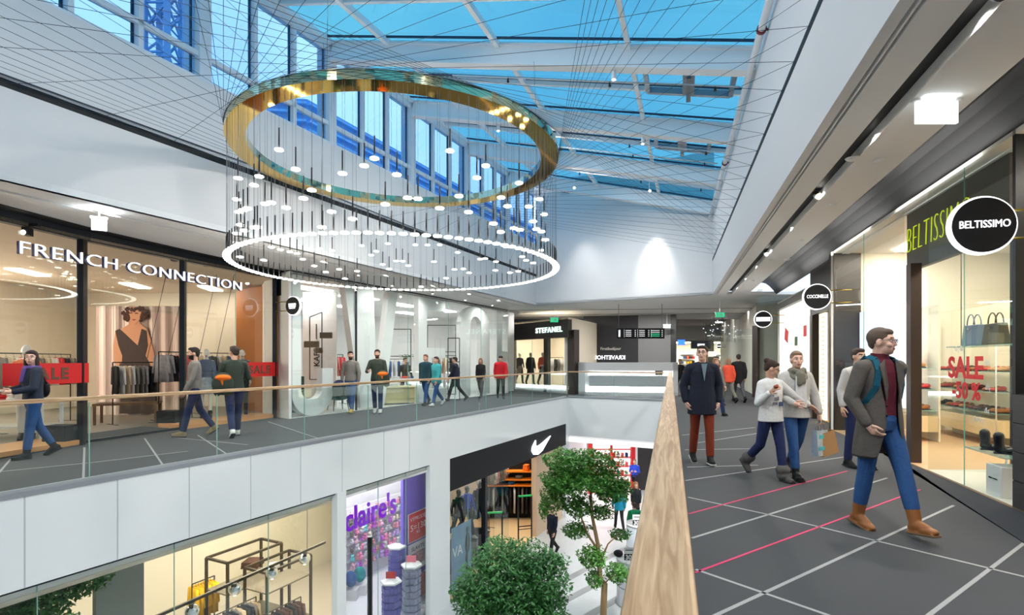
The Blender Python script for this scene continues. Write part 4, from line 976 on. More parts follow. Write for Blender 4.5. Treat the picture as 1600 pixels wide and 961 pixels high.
# curtain panel with printed model
curt = mat('curtain_fabric', (214, 196, 186), .9, bump=.12, bscale=7, stretch=(1, 1, .02)); YP = 14.9
t = thing('poster_banner', 'tall curtain banner printed with a curly-haired model in a dark sleeveless dress', 'poster', (P3(150, 650, YP).x, YP, .02))
wP = P3(283, 650, YP).x - P3(150, 650, YP).x; m = MB(); n = 40
pts = [(wP * i / n, .04 * math.sin(i * 1.1)) for i in range(n + 1)]
for a, b in zip(pts, pts[1:]): m._new([(*a, 0), (*b, 0), (*b, 3.05), (*a, 3.05)], [(0, 1, 2, 3)])
o = m.build('curtain', curt, t); o.modifiers.new('s', 'SOLIDIFY').thickness = .01
def pp(px, py): q = P3(px, py, YP); return Vector((q.x - t.location.x, -.07, q.z - .02))
def pshape(nm, pxs, m, dy=0, smooth=True):
    q = MB(); q.poly([pp(*p) + Vector((0, -dy, 0)) for p in pxs], .004, (0, 1, 0)); q.build(nm, m, t)
skp = mat('printed_skin', (190, 138, 104), .8); drp = mat('printed_dress', (62, 50, 46), .9, var=.2, vscale=20); hrp = mat('printed_hair', (66, 38, 26), .9, var=.4, vscale=30, bump=.4)
pshape('printed_torso', [(183, 518), (196, 512), (207, 505), (221, 505), (232, 514), (238, 530), (244, 556), (250, 575), (247, 588), (235, 570), (227, 560), (200, 562), (186, 572), (181, 566), (180, 540)], skp)
pshape('printed_neck', [(206, 496), (219, 497), (222, 510), (204, 508)], skp, .002); pshape('printed_face', [(202, 486), (205, 480), (221, 480), (224, 490), (221, 500), (214, 507), (207, 503)], skp, .008)
pshape('printed_dress', [(183, 517), (190, 514), (218, 540), (224, 514), (232, 517), (234, 540), (230, 556), (236, 566), (246, 600), (248, 646), (190, 646), (192, 590), (194, 556), (188, 540)], drp, .004)
q = MB()
for i in range(110):
    a = rnd.uniform(0, 2 * PI); r_ = rnd.uniform(0, 1) ** .5; cx, cy2 = 214 + 20 * r_ * math.cos(a), 492 + 12 * r_ * math.sin(a)
    if 204.5 < cx < 222.5 and cy2 > 486: continue
    p = pp(cx, cy2); q.ell(p + Vector((0, -.006, 0)), (.05, .008, .05), 8, 5)
q.build('printed_hair', hrp, t)
pshape('printed_eyes', [(205, 489), (210, 488.5), (210, 490), (205, 490.5)], hrp, .012); pshape('printed_eyes', [(214, 489), (219, 489.5), (219, 491), (214, 490.5)], hrp, .012); pshape('printed_mouth', [(209, 499), (216, 499), (214, 501), (211, 501)], mat('printed_lips', (140, 60, 50), .8), .012)
# racks and garments
a, b = P3(176, 566, 12.6), P3(244, 564, 13.4)
t = rack(a, b, 1.5, 'clothes rack with monochrome tops in front of the printed banner'); garments(a.xy, b.xy, 1.5, 9, [C['black'], C['white'], C['beige'], C['white'], C['grey'], C['grey'], C['silver'], C['black'], C['grey']], 'the rack in front of the printed banner')
table('low pale plinth table under the rack of monochrome tops', (P3(210, 650, 13.2).x, 13.0, .02), 1.3, .6, .5, mat('walnut', (104, 74, 52), .5), .4)
a, b = P3(248, 549, 13.0), P3(300, 550, 14.2); rack(a, b, 1.76, 'taller rack with patterned and red tops left of the middle post'); garments(a.xy, b.xy, 1.76, 7, [C['silver'], C['silver'], C['black'], C['rose'], C['red'], C['red'], C['white']], 'the taller rack by the middle post')
a, b = P3(-10, 552, 11.0), P3(110, 556, 13.5); rack(a, b, 1.7, 'long clothes rack behind the left SALE band'); garments(a.xy, b.xy, 1.7, 11, [C['grey'], C['beige'], C['white'], C['red'], C['black']], 'the long rack behind the left SALE band')
a, b = P3(310, 548, 15.2), P3(360, 548, 16.0); rack(a, b, 1.76, 'clothes rack behind the white mannequins'); garments(a.xy, b.xy, 1.76, 6, [C['beige'], C['blue'], C['black'], C['white']], 'the rack behind the mannequins')
table('white display table left of the entrance behind the window', (-10.0, 10.6, .02), 1.5, .7, .75, white_gloss, .2, shelf=True)
folded('red folded tops on the white display table left of the entrance', (-10.3, 10.55, .77), redj); folded('white folded tops on the white display table left of the entrance', (-9.8, 10.6, .77), offw)
for i, (px, py, Y) in enumerate([(95, 691, 9.6), (265, 668, 12.4)]):
    p = P3(px, py, Y); tag(MB().box((0, 0, .14), (.42, .3, .28)).box((0, 0, .15), (.36, .32, .2)).build('speaker_box', blackc, loc=(p.x, Y, .1)), 'black floor box standing inside the window %s' % ('left of the entrance' if i == 0 else 'right of the entrance'), 'box')
# hanging rods
for i, px in enumerate((230, 262, 310, 338)):
    p = P3(px, 500, 13.4); o = MB().tube([(0, 0, 0), (.35, .2, 2.15)], .006, 5).build('suspension_rod', black_metal, loc=(p.x, p.y, 1.6)); tag(o, 'thin dark rod hanging from the ceiling of the left fashion shop', 'rod', 'rods in the fashion shop')
# back wall light niches
for i in range(7):
    o = MB().box((0, 0, 0), (.9, .06, .5)).build('lit_niche', led_warm, loc=(-14.0 + i * 1.15 if 0 else -14.4, 6.0 + i * 1.25, 2.15), rz=PI / 2); tag(o, 'warm lit niche in the back wall of the fashion shop', 'wall light', 'lit niches of the fashion shop')
# SALE bands
def band(px0, px1, z0, z1, word, wpx, off=.03, desc=''):
    a, b = fac_at(px0, FAC), fac_at(px1, FAC); n = Vector((.03, -.012)); t = thing('sale_banner', desc, 'banner', (*(a + n), z0), ang(a, b)); L = (b - a).length
    MB().box((L / 2, 0, (z1 - z0) / 2), (L, .006, z1 - z0)).build('red_film', red_film, t)
    c = fac_at(wpx, FAC); u = (c - a).length
    text('lettering', word, (z1 - z0) * .55, mat('dark_letter', (92, 62, 46), .7), t, (u, -.008, (z1 - z0) * .24), sx=1.0, ext=.003, bold=.01, sp=1.25, center=True)
band(2, 137, 1.14, 1.5, 'SALE', 74, desc='red window film band reading SALE behind the woman in the navy jacket')
t = band(372, 433, 1.13, 1.5, 'SALE', 404, desc='red window film band reading SALE beside the right shop post')
# mannequins
wm = mat('mannequin_white', (226, 222, 214), .35)
for lab, px, Y, kw in [('white mannequin in blue top behind the glass between the two walking men', 322, 13.35, dict(top=cloth('blue_lace', (60, 84, 120)), skirt=cloth('floral_skirt', (150, 164, 176), var=.6))),
                       ('white mannequin behind the right SALE band', 378, 14.3, dict(top=cloth('dull_blue_top', (72, 92, 110)), bottom=blackc)),
                       ('white mannequin in orange top behind the left SALE band', 42, 9.75, dict(top=cloth('orange_top', (226, 110, 40)), bottom=offw))]:
    p = P3(px, 600, Y); person(lab, (p.x, Y, .1), (.5, -.85), 1.74, legs=((6, 3), (-4, 4)), skin=wm, hair=None, shoe=blackc, female=True, name='mannequin', **kw)
# ================================================================ DARK RECESS AND ROUND SIGN
B0, B1 = Vector((-5.85, 14.1)), Vector((-.2, 25.2))
m = MB(); m.wall(Q5, B0 + Vector((-.1, .05)), .1, 3.3, ZC); trim(m, dark_frame)
m = MB(); m.box((B0.x - .09, B0.y + .06, 1.97), (.1, .1, 3.95), rz=AL); trim(m, dark_frame); m = MB(); m.box((-6.55, 15.4, .55), (1.0, .1, 1.05), rz=.7); trim(m, black_paint)
def round_sign(label, c, word, dia, rz, bright=True, sub=None, arm=1):
    t = thing('round_sign', label, 'sign', c, rz); r = dia / 2
    q = MB(); q.lathe([(r * .93, -.05), (r * .93, .05)], seg=40); q.b.transform(Matrix.Rotation(PI / 2, 4, 'X')); q.build('black_disc', black_paint, t)
    q = MB(); q.lathe([(r * .93, -.035), (r, -.03), (r, .03), (r * .93, .035)], seg=40, close=True); q.b.transform(Matrix.Rotation(PI / 2, 4, 'X')); q.build('lit_rim', letter_glow, t)
    if not isinstance(word, str):
        for wz, ww, wh in word:
            q = MB(); n_ = 6
            for i_ in range(n_): q.box(((i_ - n_ / 2 + .5) * ww * dia / n_, -.056, wz * dia), (ww * dia / n_ * .9, .008, wh * dia))
            q.build('word_block', letter_glow, t)
    me = text_mesh(word if isinstance(word, str) else '.', dia * .13, ext=.004); w = max(v.co.x for v in me.vertices) * 2; me.transform(Matrix.Diagonal((dia * .74 / w, 1, 1, 1))); me.materials.clear(); me.materials.append(letter_glow); l = link('lettering', me, t, loc=(0, -.056, -dia * .05)) if isinstance(word, str) else None
    if sub:
        text('lettering', sub, dia * .1, letter_glow, t, (0, -.056, -dia * .2), sx=1, ext=.003)
    for dz in (-.12, .12): MB().tube([(arm * r * .9, 0, dz * dia * 2), (arm * (r + .38), 0, dz * dia * 2)], .012, 8).build('bracket_arm', mat('brass_arm', (150, 130, 60), .3, metal=1), t)
    return t
round_sign('round black sign with lit rim above the big white U letter', P3(459, 478, 14.0), [(.07, .5, .1), (-.04, .48, .07), (-.13, .4, .04)], .5, -.4, arm=-1)
# ================================================================ WHITE STORE WITH GIANT LETTERS
wstore = mat('white_store_wall', (238, 238, 236), .7); wfloor = mat('white_store_floor', (226, 226, 224), .3)
dB = (B1 - B0).normalized(); nB = Vector((-dB.y, dB.x)); rB = ang(B0, B1)
poly = [B0, B1, B1 + nB * 1.2, Vector((-3.5, 29.5)), Vector((-12.5, 26)), Vector((-8.4, 17.7)), Vector((-6.9, 15.0))]
room(poly, 0, 3.86, wfloor, wstore, wstore, skip=(0,))
m = MB(); m.wall(B0, B1, .1, 3.86, ZC); trim(m, black_slot)
def Bu(px): c = fac_at(px, [B0 - dB * 1.5, B1 + dB * 2]); return (c - B0).dot(dB)
pane(B0, B0 + dB * Bu(557), .02, 3.86); pane(B0 + dB * Bu(557), B1, .02, 3.86, joints=4)
m = MB(); c = B0 + dB * Bu(557); m.wall(c, c + dB * .03, .06, .02, 3.86); trim(m, black_metal)
def bletter(label, polys, depth=.22, off=.06):
    t = thing('giant_letter', label, 'letter', (*(B0 + nB * off), .02), rB)
    q = MB()
    for pl in polys: q.poly([(u, 0, z) for u, z in pl], depth, (0, 1, 0))
    q.build('letter_body', mat('white_letter_paint', (248, 248, 248), .5), t); return t
U = Bu
def arc(cx, cz, rx, rz_, a0, a1, n=10): return [(cx + rx * math.cos(math.radians(a0 + (a1 - a0) * i / n)), cz + rz_ * math.sin(math.radians(a0 + (a1 - a0) * i / n))) for i in range(n + 1)]
u0, u1, u2, u3 = U(457.5), U(473), U(506), U(523)
bletter('giant white U shaped letter at the left end of the white store', [[(u0, 3.84), (u0, .7)] + arc(u0 + .7, .7, .7, .7, 180, 270) + arc(u3 - .7, .7, .7, .7, 270, 360) + [(u3, 1.3), (u2, 1.3), (u2, .95)] + arc(u2 - .3, .75, .3, .3, 0, -90, 5) + arc(u1 + .3, .75, .3, .3, 270, 180, 5) + [(u1, 3.84)]])
v0, v1, v2, v3, v4, v5 = U(540), U(588), U(594), U(610), U(608), U(622)
bletter('giant white V shaped letter in the window of the white store', [[(v0, 3.84), (U(586), 3.84), (U(592), .05), (U(566), .05)], [(U(610), 3.84), (U(624), 3.84), (U(603), .05), (U(590), .05)]])
bletter('giant white E shaped letter in the window of the white store', [[(U(656), 3.84), (U(669.5), 3.84), (U(669.5), .05), (U(656), .05)], [(U(669.5), 3.84), (U(698), 3.84), (U(698), 3.4), (U(669.5), 3.4)], [(U(669.5), 2.0), (U(698), 2.0), (U(698), 1.62), (U(669.5), 1.62)], [(U(669.5), .45), (U(700), .45), (U(700), .05), (U(669.5), .05)]])
cu = (U(722) + U(767)) / 2; ru = (U(767) - U(722)) / 2; ri = ru - .75
bletter('giant white arched letter in the window of the white store', [[(U(722), .05), (U(722), 3.1)] + arc(cu, 3.0, ru, .82, 180, 0) + [(U(767), .05), (cu + ri, .05), (cu + ri, 3.0)] + arc(cu, 3.0, ri, .4, 0, 180) + [(cu - ri, .05)]])
bletter('giant white H shaped letter at the right end of the white store', [[(U(778), .05), (U(778), 3.84), (U(786.5), 3.84), (U(786.5), .05)], [(U(796.5), .05), (U(796.5), 3.84), (U(805), 3.84), (U(805), .05)], [(U(786.5), 1.5), (U(786.5), 1.95), (U(796.5), 1.95), (U(796.5), 1.5)]])
for i, (x, y) in enumerate([(-6.5, 17), (-5.6, 19.5), (-4.6, 22), (-3.2, 24.5), (-8, 20), (-7, 23), (-5, 26)]):
    led((x, y), .5, 1.6, 3.84, led_white, -.45, 'white rectangular ceiling light inside the white store', 'ceiling lights of the white store')
for i, Y in enumerate((14.6, 16.6, 18.6, 20.6, 22.6)):
    p = LY(Y, 1.45) if Y > 15 else LY(Y, 1.0); t = thing('ceiling_spotlight', 'small white ceiling spotlight washing the giant letters, %s from the left' % ['first', 'second', 'third', 'fourth', 'fifth'][i], 'spotlight', (p.x, p.y, ZC - .07)); MB().tube([(0, 0, .07), (0, 0, 0)], [.035, .045], 12).build('lamp_head', wp, t)
    MB().ell((0, 0, -.002), (.035, .035, .01)).build('bulb', lamp_white, t); c = fac_at(800 + F * p.x / p.y - 18, [B0, B1]); spot('letter_wash', (p.x, p.y, ZC - .1), (p.x - 1.0, p.y + .4, 1.6), 45, 140, (1, .99, .97), .04, .8)
# cafe corner: wood signs on a black frame, wall with KAFE, green armchair
t = thing('plaque_display', 'black hanging frame with three wooden plaques behind the giant U', 'sign frame', P3(500, 560, 16.6).xy.to_3d()); t.location.z = 0
for a, b in (((-.32, 0, .95), (-.32, 0, 2.9)), ((.06, 0, .95), (.06, 0, 3.05)), ((-.32, 0, 2.9), (.06, 0, 3.05)), ((-.32, 0, .95), (.06, 0, .95))): MB().bar(a, b, .025, .025).build('frame_bar', black_metal, t)
wd = mat('rustic_wood', (92, 76, 58), .7, bump=.6, bscale=30, var=.3, stretch=(.4, 1, 6))
for c, d in (((.2, -.03, 2.33), (.4, .05, .19)), ((-.25, -.03, 2.05), (.46, .1, .2)), ((-.02, -.03, 1.86), (.24, .05, .17))): MB().box(c, d).build('wooden_plaque', wd, t, bevel=.02)
t = thing('wall_lettering', 'vertical black KAFE lettering on the white wall behind the U', 'lettering', P3(499, 573, 17.4)); me = text_mesh('KAFE', .19, ext=.005, bold=.004, center=False); me.transform(Matrix.Rotation(-PI / 2, 4, 'Y')); me.materials.clear(); me.materials.append(black_paint); link('letters', me, t)
MB().box((-.1, 0, 1.15), (.03, .01, .5)).build('dash', black_paint, t)
m = MB(); p = P3(500, 560, 17.5); m.box((p.x, p.y, 1.9), (1.1, .1, 3.8)); struct(m.build('wall_side', wstore))
p = P3(517, 600, 16.0); t = thing('armchair', 'dark green upholstered armchair behind the giant U', 'armchair', (p.x + .12, 16.3, .02), .7)
grn = cloth('green_velvet', (24, 88, 76)); q = MB(); q.ell((0, 0, .42), (.34, .34, .12)); q.build('seat', grn, t); q = MB(); q.ell((-.3, .05, .85), (.12, .32, .45)); q.cap((-.25, -.25, .6), (.1, -.3, .58), .09, .07); q.cap((-.25, .3, .6), (.1, .34, .58), .09, .07)
me = remesh(q, .02, 2); me.materials.append(grn); link('backrest', me, t)
for x, y in ((-.2, -.2), (.2, -.2), (.2, .2), (-.2, .2)): MB().tube([(x, y, .32), (x * 1.2, y * 1.2, 0)], [.02, .012], 8).build('leg', black_metal, t)
def Wp(px, Y): p = P3(px, 600, Y); return Vector((p.x, p.y))
for nm, px0, px1, Y, z, cols, n, lab in [('r', 520, 536, 18.5, 1.75, [C['red'], C['rose']], 5, 'the rack of red jackets behind the giant U'), ('b', 694, 722, 22.6, 1.75, [C['beige'], C['white'], C['black'], C['brown']], 9, 'the black frame rack behind the giant E'),
                                     ('c', 606, 640, 21.5, 1.6, [C['blue'], C['white']], 5, 'the low rack behind the man in green'), ('d', 676, 700, 24, 1.7, [C['white'], C['beige'], C['grey']], 7, 'the back wall rail of the white store')]:
    a, b = Wp(px0, Y), Wp(px1, Y + .3); rack(a, b, z, 'rack carrying ' + lab.replace('the ', '', 1)); garments(a, b, z, n, cols, lab)
# tall thin black display frames
for i, (px0, px1, Y, z0, z1) in enumerate([(608, 642, 20.5, 0, 2.75), (700, 718, 20.4, 0, 2.4), (668, 712, 23.5, 0, 3.1)]):
    a, b = Wp(px0, Y), Wp(px1, Y); L = (b - a).length; t = thing('tube_display_stand', 'thin black tube frame standing in the white store, %s' % ['behind the V', 'between the E and the arch', 'largest, behind the E'][i], 'display frame', (*a, 0), 0)
    for x in (0, L): MB().box((x, 0, z1 / 2), (.03, .03, z1)).build('upright', black_metal, t)
    for z in (z1, z1 * .62, .05): MB().box((L / 2, 0, z), (L, .03, .03)).build('crossbar', black_metal, t)
t = table('pale wooden plinth table behind the giant V', (*Wp(608, 18.6), .02), 1.7, .8, .62, mat('pale_oak', (222, 208, 160), .5), .5, shelf=True); MB().box((0, 0, .3), (1.6, .7, .5)).build('plinth', mat('pale_oak', (0, 0, 0)), t)
folded('blue folded jeans on the pale plinth behind the V', (*Wp(600, 18.5), .64), denim); folded('white folded tops on the pale plinth behind the V', (*Wp(616, 18.6), .64), offw)
t = table('long black table with trays in the white store', (*Wp(640, 20.2), .02), 2.0, .7, .85, white_gloss, .5)
for i in range(6): folded('%s folded clothes on the long table, from its left end' % ['grey', 'white', 'orange', 'blue', 'beige', 'dark'][i], (Wp(640, 20.2).x - .75 + .3 * i, 20.2 + (-.41 + .165 * i), .87), [gknit, offw, orangec, denim, C['beige'][1], navy][i], .22, .28, 2, .5)
t = thing('potted_plant', 'small green plant on the table behind the giant E', 'plant', (*Wp(636, 21), 1.62)); q = MB()
for i in range(60): a = rnd.uniform(0, 6.28); r_ = rnd.uniform(.05, .3); p = Vector((r_ * math.cos(a), r_ * math.sin(a), rnd.uniform(.02, .16))); q.ell(p, (.05, .025, .01), 6, 4, M=Matrix.Rotation(a, 3, 'Z'))
q.build('leaves', mat('plant_green', (62, 110, 46), .6), t); MB().lathe([(.05, -.14), (.07, 0)], seg=14).build('pot', white_gloss, t); MB().tube([(0, 0, -1.6), (0, 0, -.14)], .02).build('stand', black_metal, t)
o = exit_box('small green exit sign hanging inside the white store above the letters', P3(540, 446, 16.5) + Vector((0, 0, -.05)), .34, .16, .2, green_glow, True)
# ================================================================ FAR END BEYOND THE BRIDGE
S0, S1 = Vector((.24, 28.0)), Vector((2.54, 24.6)); brown = mat('dark_brown_cladding', (74, 62, 56), .6)
stw = mat('far_shop_plaster', (236, 226, 206), .8)
room([S0, S1, Vector((4.6, 29)), Vector((2.6, 34)), Vector((-1.6, 33))], 0, 3.5, wfloor, stw, stw, skip=(0,))
pane(S0, S1, .3, 2.6, joints=3); m = MB(); m.wall(S0, S1, .2, 0, .3); trim(m, white_gloss)
m = MB(); m.wall(S0 + Vector((-.3, .3)), S1 + Vector((.2, -.3)), -.25, 2.6, 3.42); o = m.build('sign_fascia', mat('black_brown_fascia', (40, 36, 34), .5)); tag(o, 'dark fascia board carrying the lit lettering at the far end', 'fascia')
m = MB(); m.wall(S1 + Vector((-.05, .1)), S1 + Vector((.3, -.4)), .3, 0, 2.95); trim(m, brown); m = MB(); m.wall(Vector((1.55, 26.06)), Vector((1.68, 25.87)), .25, 0, 2.95); trim(m, brown)
a, b = S0 + Vector((-.3, .3)), S1 + Vector((.2, -.3)); t = thing('shop_sign', 'white lit one-word lettering on the dark fascia at the far end', 'sign', (*(a.lerp(b, .72) + (b - a).normalized().orthogonal() * -.27), 2.88), ang(a, b))
me = text_mesh('STEFANEL', .25, ext=.02, bold=.008, sp=1.2); me.materials.clear(); me.materials.append(mat('mint_white_letter', (220, 255, 240), .3, emit=.8)); w = max(v.co.x for v in me.vertices) * 2; me.transform(Matrix.Diagonal((2.0 / w, 1, 1, 1))); link('lettering', me, t)
led((1.5, 29), 1.2, 1.2, 3.47, led_warm, 0, 'bright ceiling light inside the far end shop, front one'); led((1.0, 31.5), 1.2, 1.2, 3.47, led_warm, 0, 'bright ceiling light inside the far end shop, rear one')
for lab, px, Y, kw in [('mannequin in dark coat, second from left in the far end window', 829, 27.3, dict(coat=dict(mat=cloth('charcoal_coat', (54, 54, 52)), hem=.6, ex=.03))), ('dark dressed mannequin at the left of the far end window', 812, 28.6, dict(top=blackc, skirt=gknit)),
                       ('mannequin in orange and white in the far end window', 848, 26.7, dict(coat=dict(mat=orangec, hem=1.1, ex=.03), skirt=C['silver'][1]))]:
    p = P3(px, 600, Y); person(lab, (p.x, Y, .3), (.3, -.9), 1.7, skin=wm, hair=None, shoe=blackc, bottom=blackc, female=True, name='mannequin', **kw)
p = P3(898, 600, 24.5); t = thing('poster_banner', 'tall white poster of a long-haired woman beside the far end entrance', 'poster', (p.x - .15, 24.6, .25), -.2)
MB().box((0, 0, 1.15), (.62, .03, 2.5)).build('panel', paper_w, t); q = MB(); q.poly([(-.12, -.02, 1.75), (.1, -.02, 1.75), (.2, -.02, .2), (-.15, -.02, .2)], .004, (0, -1, 0)); q.build('printed_dress', cloth('pale_print', (206, 204, 200)), t)
q = MB(); q.ell((0, -.022, 2.0), (.16, .006, .26)); q.build('printed_hair', hrp, t); q = MB(); q.ell((0.01, -.028, 2.04), (.07, .006, .1)); q.build('printed_face', skp, t)
a, b = P3(850, 560, 29), P3(880, 560, 29.5); rack(a, b, 1.7, 'clothes rack inside the far end shop'); garments(a.xy, b.xy, 1.7, 6, [C['black'], C['grey'], C['white']], 'the rack inside the far end shop')
# white counter with lit niche
X0, X1 = 3.02, 7.28; cl, crt = Vector((X0, 24.15)), Vector((X1, 23.3)); L = (crt - cl).length; t = thing('white_counter', 'long white counter with two glowing white strips behind the bridge rail', 'counter', (*cl, 0), ang(cl, crt))
q = MB(); q.box((L / 2, .35, .06), (L, .7, .12)); q.box((L / 2, .5, .7), (L, .4, 1.3)); q.box((L / 2, .3, 1.27), (L, .6, .36)); q.box((.15, .3, .73), (.3, .6, 1.46)); q.box((L - .1, .3, .73), (.2, .6, 1.46)); q.build('counter_body', white_gloss, t)
MB().box((L / 2 + .1, .18, .62), (L - .75, .3, .5)).build('bench_block', mat('grey_white_block', (206, 210, 212), .4), t)
MB().box((L / 2 + .1, .27, .9), (L - .75, .04, .05)).build('light_strip', led_white, t); MB().box((L / 2 + .1, .06, .28), (L - .75, .04, .16)).build('light_strip', led_white, t)
q = MB(); q.box((.0, 0, 0), (.34, .02, .42)); q.build('p', mat('framed_print', (120, 120, 112), .6, var=.6, vscale=9), None).name = 'leaning_print'
o = bpy.data.objects['leaning_print']; o.location = (X1 - .75, 23.62, 1.085); o.rotation_euler = (-.15, 0, 0); tag(o, 'small framed print leaning on the right end of the white counter ledge', 'picture')
# dark wall with lettering
m = MB(); m.wall((3.9, 29.0), (6.7, 28.2), .2, 0, ZC); struct(m.build('wall_back', mat('anthracite_wall', (46, 46, 50), .5))); m = MB(); m.wall((6.7, 28.2), (8.3, 27.8), .2, 0, ZC); struct(m.build('wall_back', mat('mid_grey_wall', (128, 128, 130), .5)))
m = MB(); m.wall((8.3, 27.8), (8.55, 27.7), .3, 0, ZC); struct(m.build('wall_back', mat('dark_pillar', (40, 42, 44), .4)))
t = thing('wall_lettering', 'white mirrored lettering on the dark wall above the counter', 'lettering', (5.12, 28.5, 1.6), ang((3.9, 29), (6.7, 28.2))); text('lettering', 'KRAVETHOUC', .22, letter_glow, t, (0, -.12, 0), mirror=True, sx=.95, ext=.01, bold=.004)
t = thing('wall_lettering', 'grey script lettering in the middle of the dark wall', 'lettering', (5.3, 28.5, 2.1), ang((3.9, 29), (6.7, 28.2))); text('lettering', 'Firstibudijour', .16, mat('grey_letter', (170, 168, 160), .4, emit=.4), t, (0, -.12, 0), sx=.9, ext=.01)
# directory sign
YD = 22.6; a = P3(963, 529, YD); b = P3(1038, 513, YD); t = thing('directory_sign', 'black hanging direction sign with a large white 1, above the bridge', 'sign', (*(a + b).xy / 2, (a.z + b.z) / 2)); wd_, hd_ = b.x - a.x, b.z - a.z
MB().box((0, 0, 0), (wd_, .08, hd_)).build('board', black_paint, t); text('numeral', '1', hd_ * .62, letter_glow, t, (-wd_ * .44, -.05, -hd_ * .3), ext=.004, bold=.012)
q = MB(); g = MB()
for c in (-.34, -.06, .22):
    q.box((c * wd_, -.045, 0), (.012, .01, hd_ * .75))
    for r_ in range(4):
        (g if r_ > 1 and c > .1 else q).box(((c + .02) * wd_ + .14, -.045, hd_ * (.28 - .18 * r_)), (.24 + .06 * ((r_ * 3 + int(c * 10)) % 3), .01, .03)); q.box(((c + .23) * wd_, -.045, hd_ * (.28 - .18 * r_)), (.05, .01, .035))
q.build('white_lines', sign_white, t); g.build('green_lines', green_glow, t)
for x in (-.45, .45): MB().tube([(x * wd_, 0, hd_ / 2), (x * wd_, 0, ZC - t.location.z)], .012, 6).build('suspension', steel, t)
exit_box('green exit sign on the bridge ceiling above the dark far fascia', P3(866, 500, 24.0), .36, .2, 0, green_glow, True); exit_box('green exit sign in the ceiling over the right corridor', P3(1125, 492, 21.5), .36, .18, 0, green_glow, True)
exit_box('white lit box sign under the ceiling right of the directory', P3(1042, 510, 27), .36, .16, 0)
# far shops of the corridor
far_w = mat('far_shop_wall', (236, 230, 216), .8)
m = MB(); m.wall((8.55, 46), (36, 46), .2, 3.2, 4.5); struct(m.build('wall_back', mat('far_fascia', (196, 196, 194), .7)))
room([Vector((8.0, 46)), Vector((36, 46)), Vector((36, 52)), Vector((8.0, 52))], 0, 3.2, wfloor, far_w, far_w, skip=(0,))
for i, x in enumerate((11, 15, 19, 23)): led((x, 49), 2.6, 1.6, 3.17, led_warm, 0, 'bright ceiling panel in the far corridor shops', 'ceiling panels of the far shops')
m = MB()
for x in (12.8, 16.6, 17.2, 22): m.box((x, 46.05, 1.6), (.5, .3, 3.2))
struct(m.build('wall_back', mat('far_pillar', (150, 148, 144), .6)))
pane((8.6, 46), (36, 46), 0, 3.2, joints=8)
for i in range(9):
    x = 9.5 + i * 1.7; t = thing('shelf_unit', 'shelf unit full of goods in the far shops, %s from the left' % ['first', 'second', 'third', 'fourth', 'fifth', 'sixth', 'seventh', 'eighth', 'ninth'][i], 'shelf unit', (x, 50.2 - (i % 3) * .9, 0))
    MB().box((0, .2, 1.1), (1.4, .05, 2.2)).build('back_panel', far_w, t)
    q = MB()
    for z in (.3, .75, 1.2, 1.65, 2.1): q.box((0, 0, z), (1.4, .4, .03))
    q.build('shelves', wp, t)
    for z in (.3, .75, 1.2, 1.65):
        for j in range(5):
            c = rnd.choice([redj, offw, blackc, C['yellow'][1], denim, orangec, C['beige'][1]]); MB().box((-.55 + .27 * j, 0, z + .13 + rnd.uniform(0, .05)), (.2, .25, .24 + rnd.uniform(-.06, .08))).build('goods', c, t, bevel=.02)
bs = mat('blue_screen', (40, 90, 230), .3, emit=1.5)
for i, (px, py, w) in enumerate([(1065, 535, 10), (1167, 534, 8), (1178, 533, 6)]):
    p = P3(px, py, 38); o = MB().box((0, 0, 0), (w * 38 / F, .06, .32)).box((0, .05, 0), (w * 38 / F + .05, .05, .37)).build('blue_screen', bs, loc=p); tag(o, 'small blue screen hanging in the far corridor, %s' % ['leftmost', 'middle', 'rightmost'][i], 'screen')
p = P3(1095, 539, 42); t = thing('shop_sign', 'dark shop sign board with lit white word in the far corridor', 'sign', p); MB().box((0, 0, 0), (1.55, .1, .6)).build('board', mat('slate_board', (60, 66, 80), .5), t); MB().box((0, -.06, .0), (.55, .02, .18)).build('lit_word', letter_glow, t)
p = P3(1156, 540, 40); t = thing('directory_sign', 'small black direction sign with a 1 in the far corridor', 'sign', p); MB().box((0, 0, 0), (1.1, .08, .42)).build('board', black_paint, t); text('numeral', '1', .26, letter_glow, t, (-.4, -.05, -.12), bold=.01)
q = MB()
for r_ in range(3): q.box((.05, -.045, .1 - .1 * r_), (.5, .01, .04)); q.box((.45, -.045, .1 - .1 * r_), (.08, .01, .05))
q.build('white_lines', letter_glow, t)
p = P3(1123, 541, 40); round_sign('small round black sign in the far corridor', p, [(.0, .8, .16)], .36, 0)
p = P3(1150, 500, 30); t = thing('cord_chandelier', 'distant chandelier of many fine cords with sparkling lights in the corridor', 'chandelier', (p.x, 30, ZC)); q = MB(); g = MB()
for i in range(70):
    x, y = rnd.uniform(-1.6, 1.6), rnd.uniform(-.7, .7); q.tube([(x, y, 0), (x, y, -1.35)], .005, 4, caps=False)
    if i % 2 == 0: g.ell((x, y, -rnd.uniform(.1, 1.1)), (.035, .035, .025), 6, 4)
o = q.build('cords', steel, t); o['kind'] = 'stuff'; o = g.build('lights', letter_glow, t); o['kind'] = 'stuff'
MB().box((0, 0, .0), (3.4, 1.6, .04)).build('ceiling_plate', wp, t)
for i, (x, y) in enumerate([(9.5, 33), (13.5, 34), (11, 39), (16, 41), (19, 37)]): led((x, y), .4, .4, 4.47, led_white, 0, 'small square downlight in the far corridor ceiling', 'downlights of the far corridor')
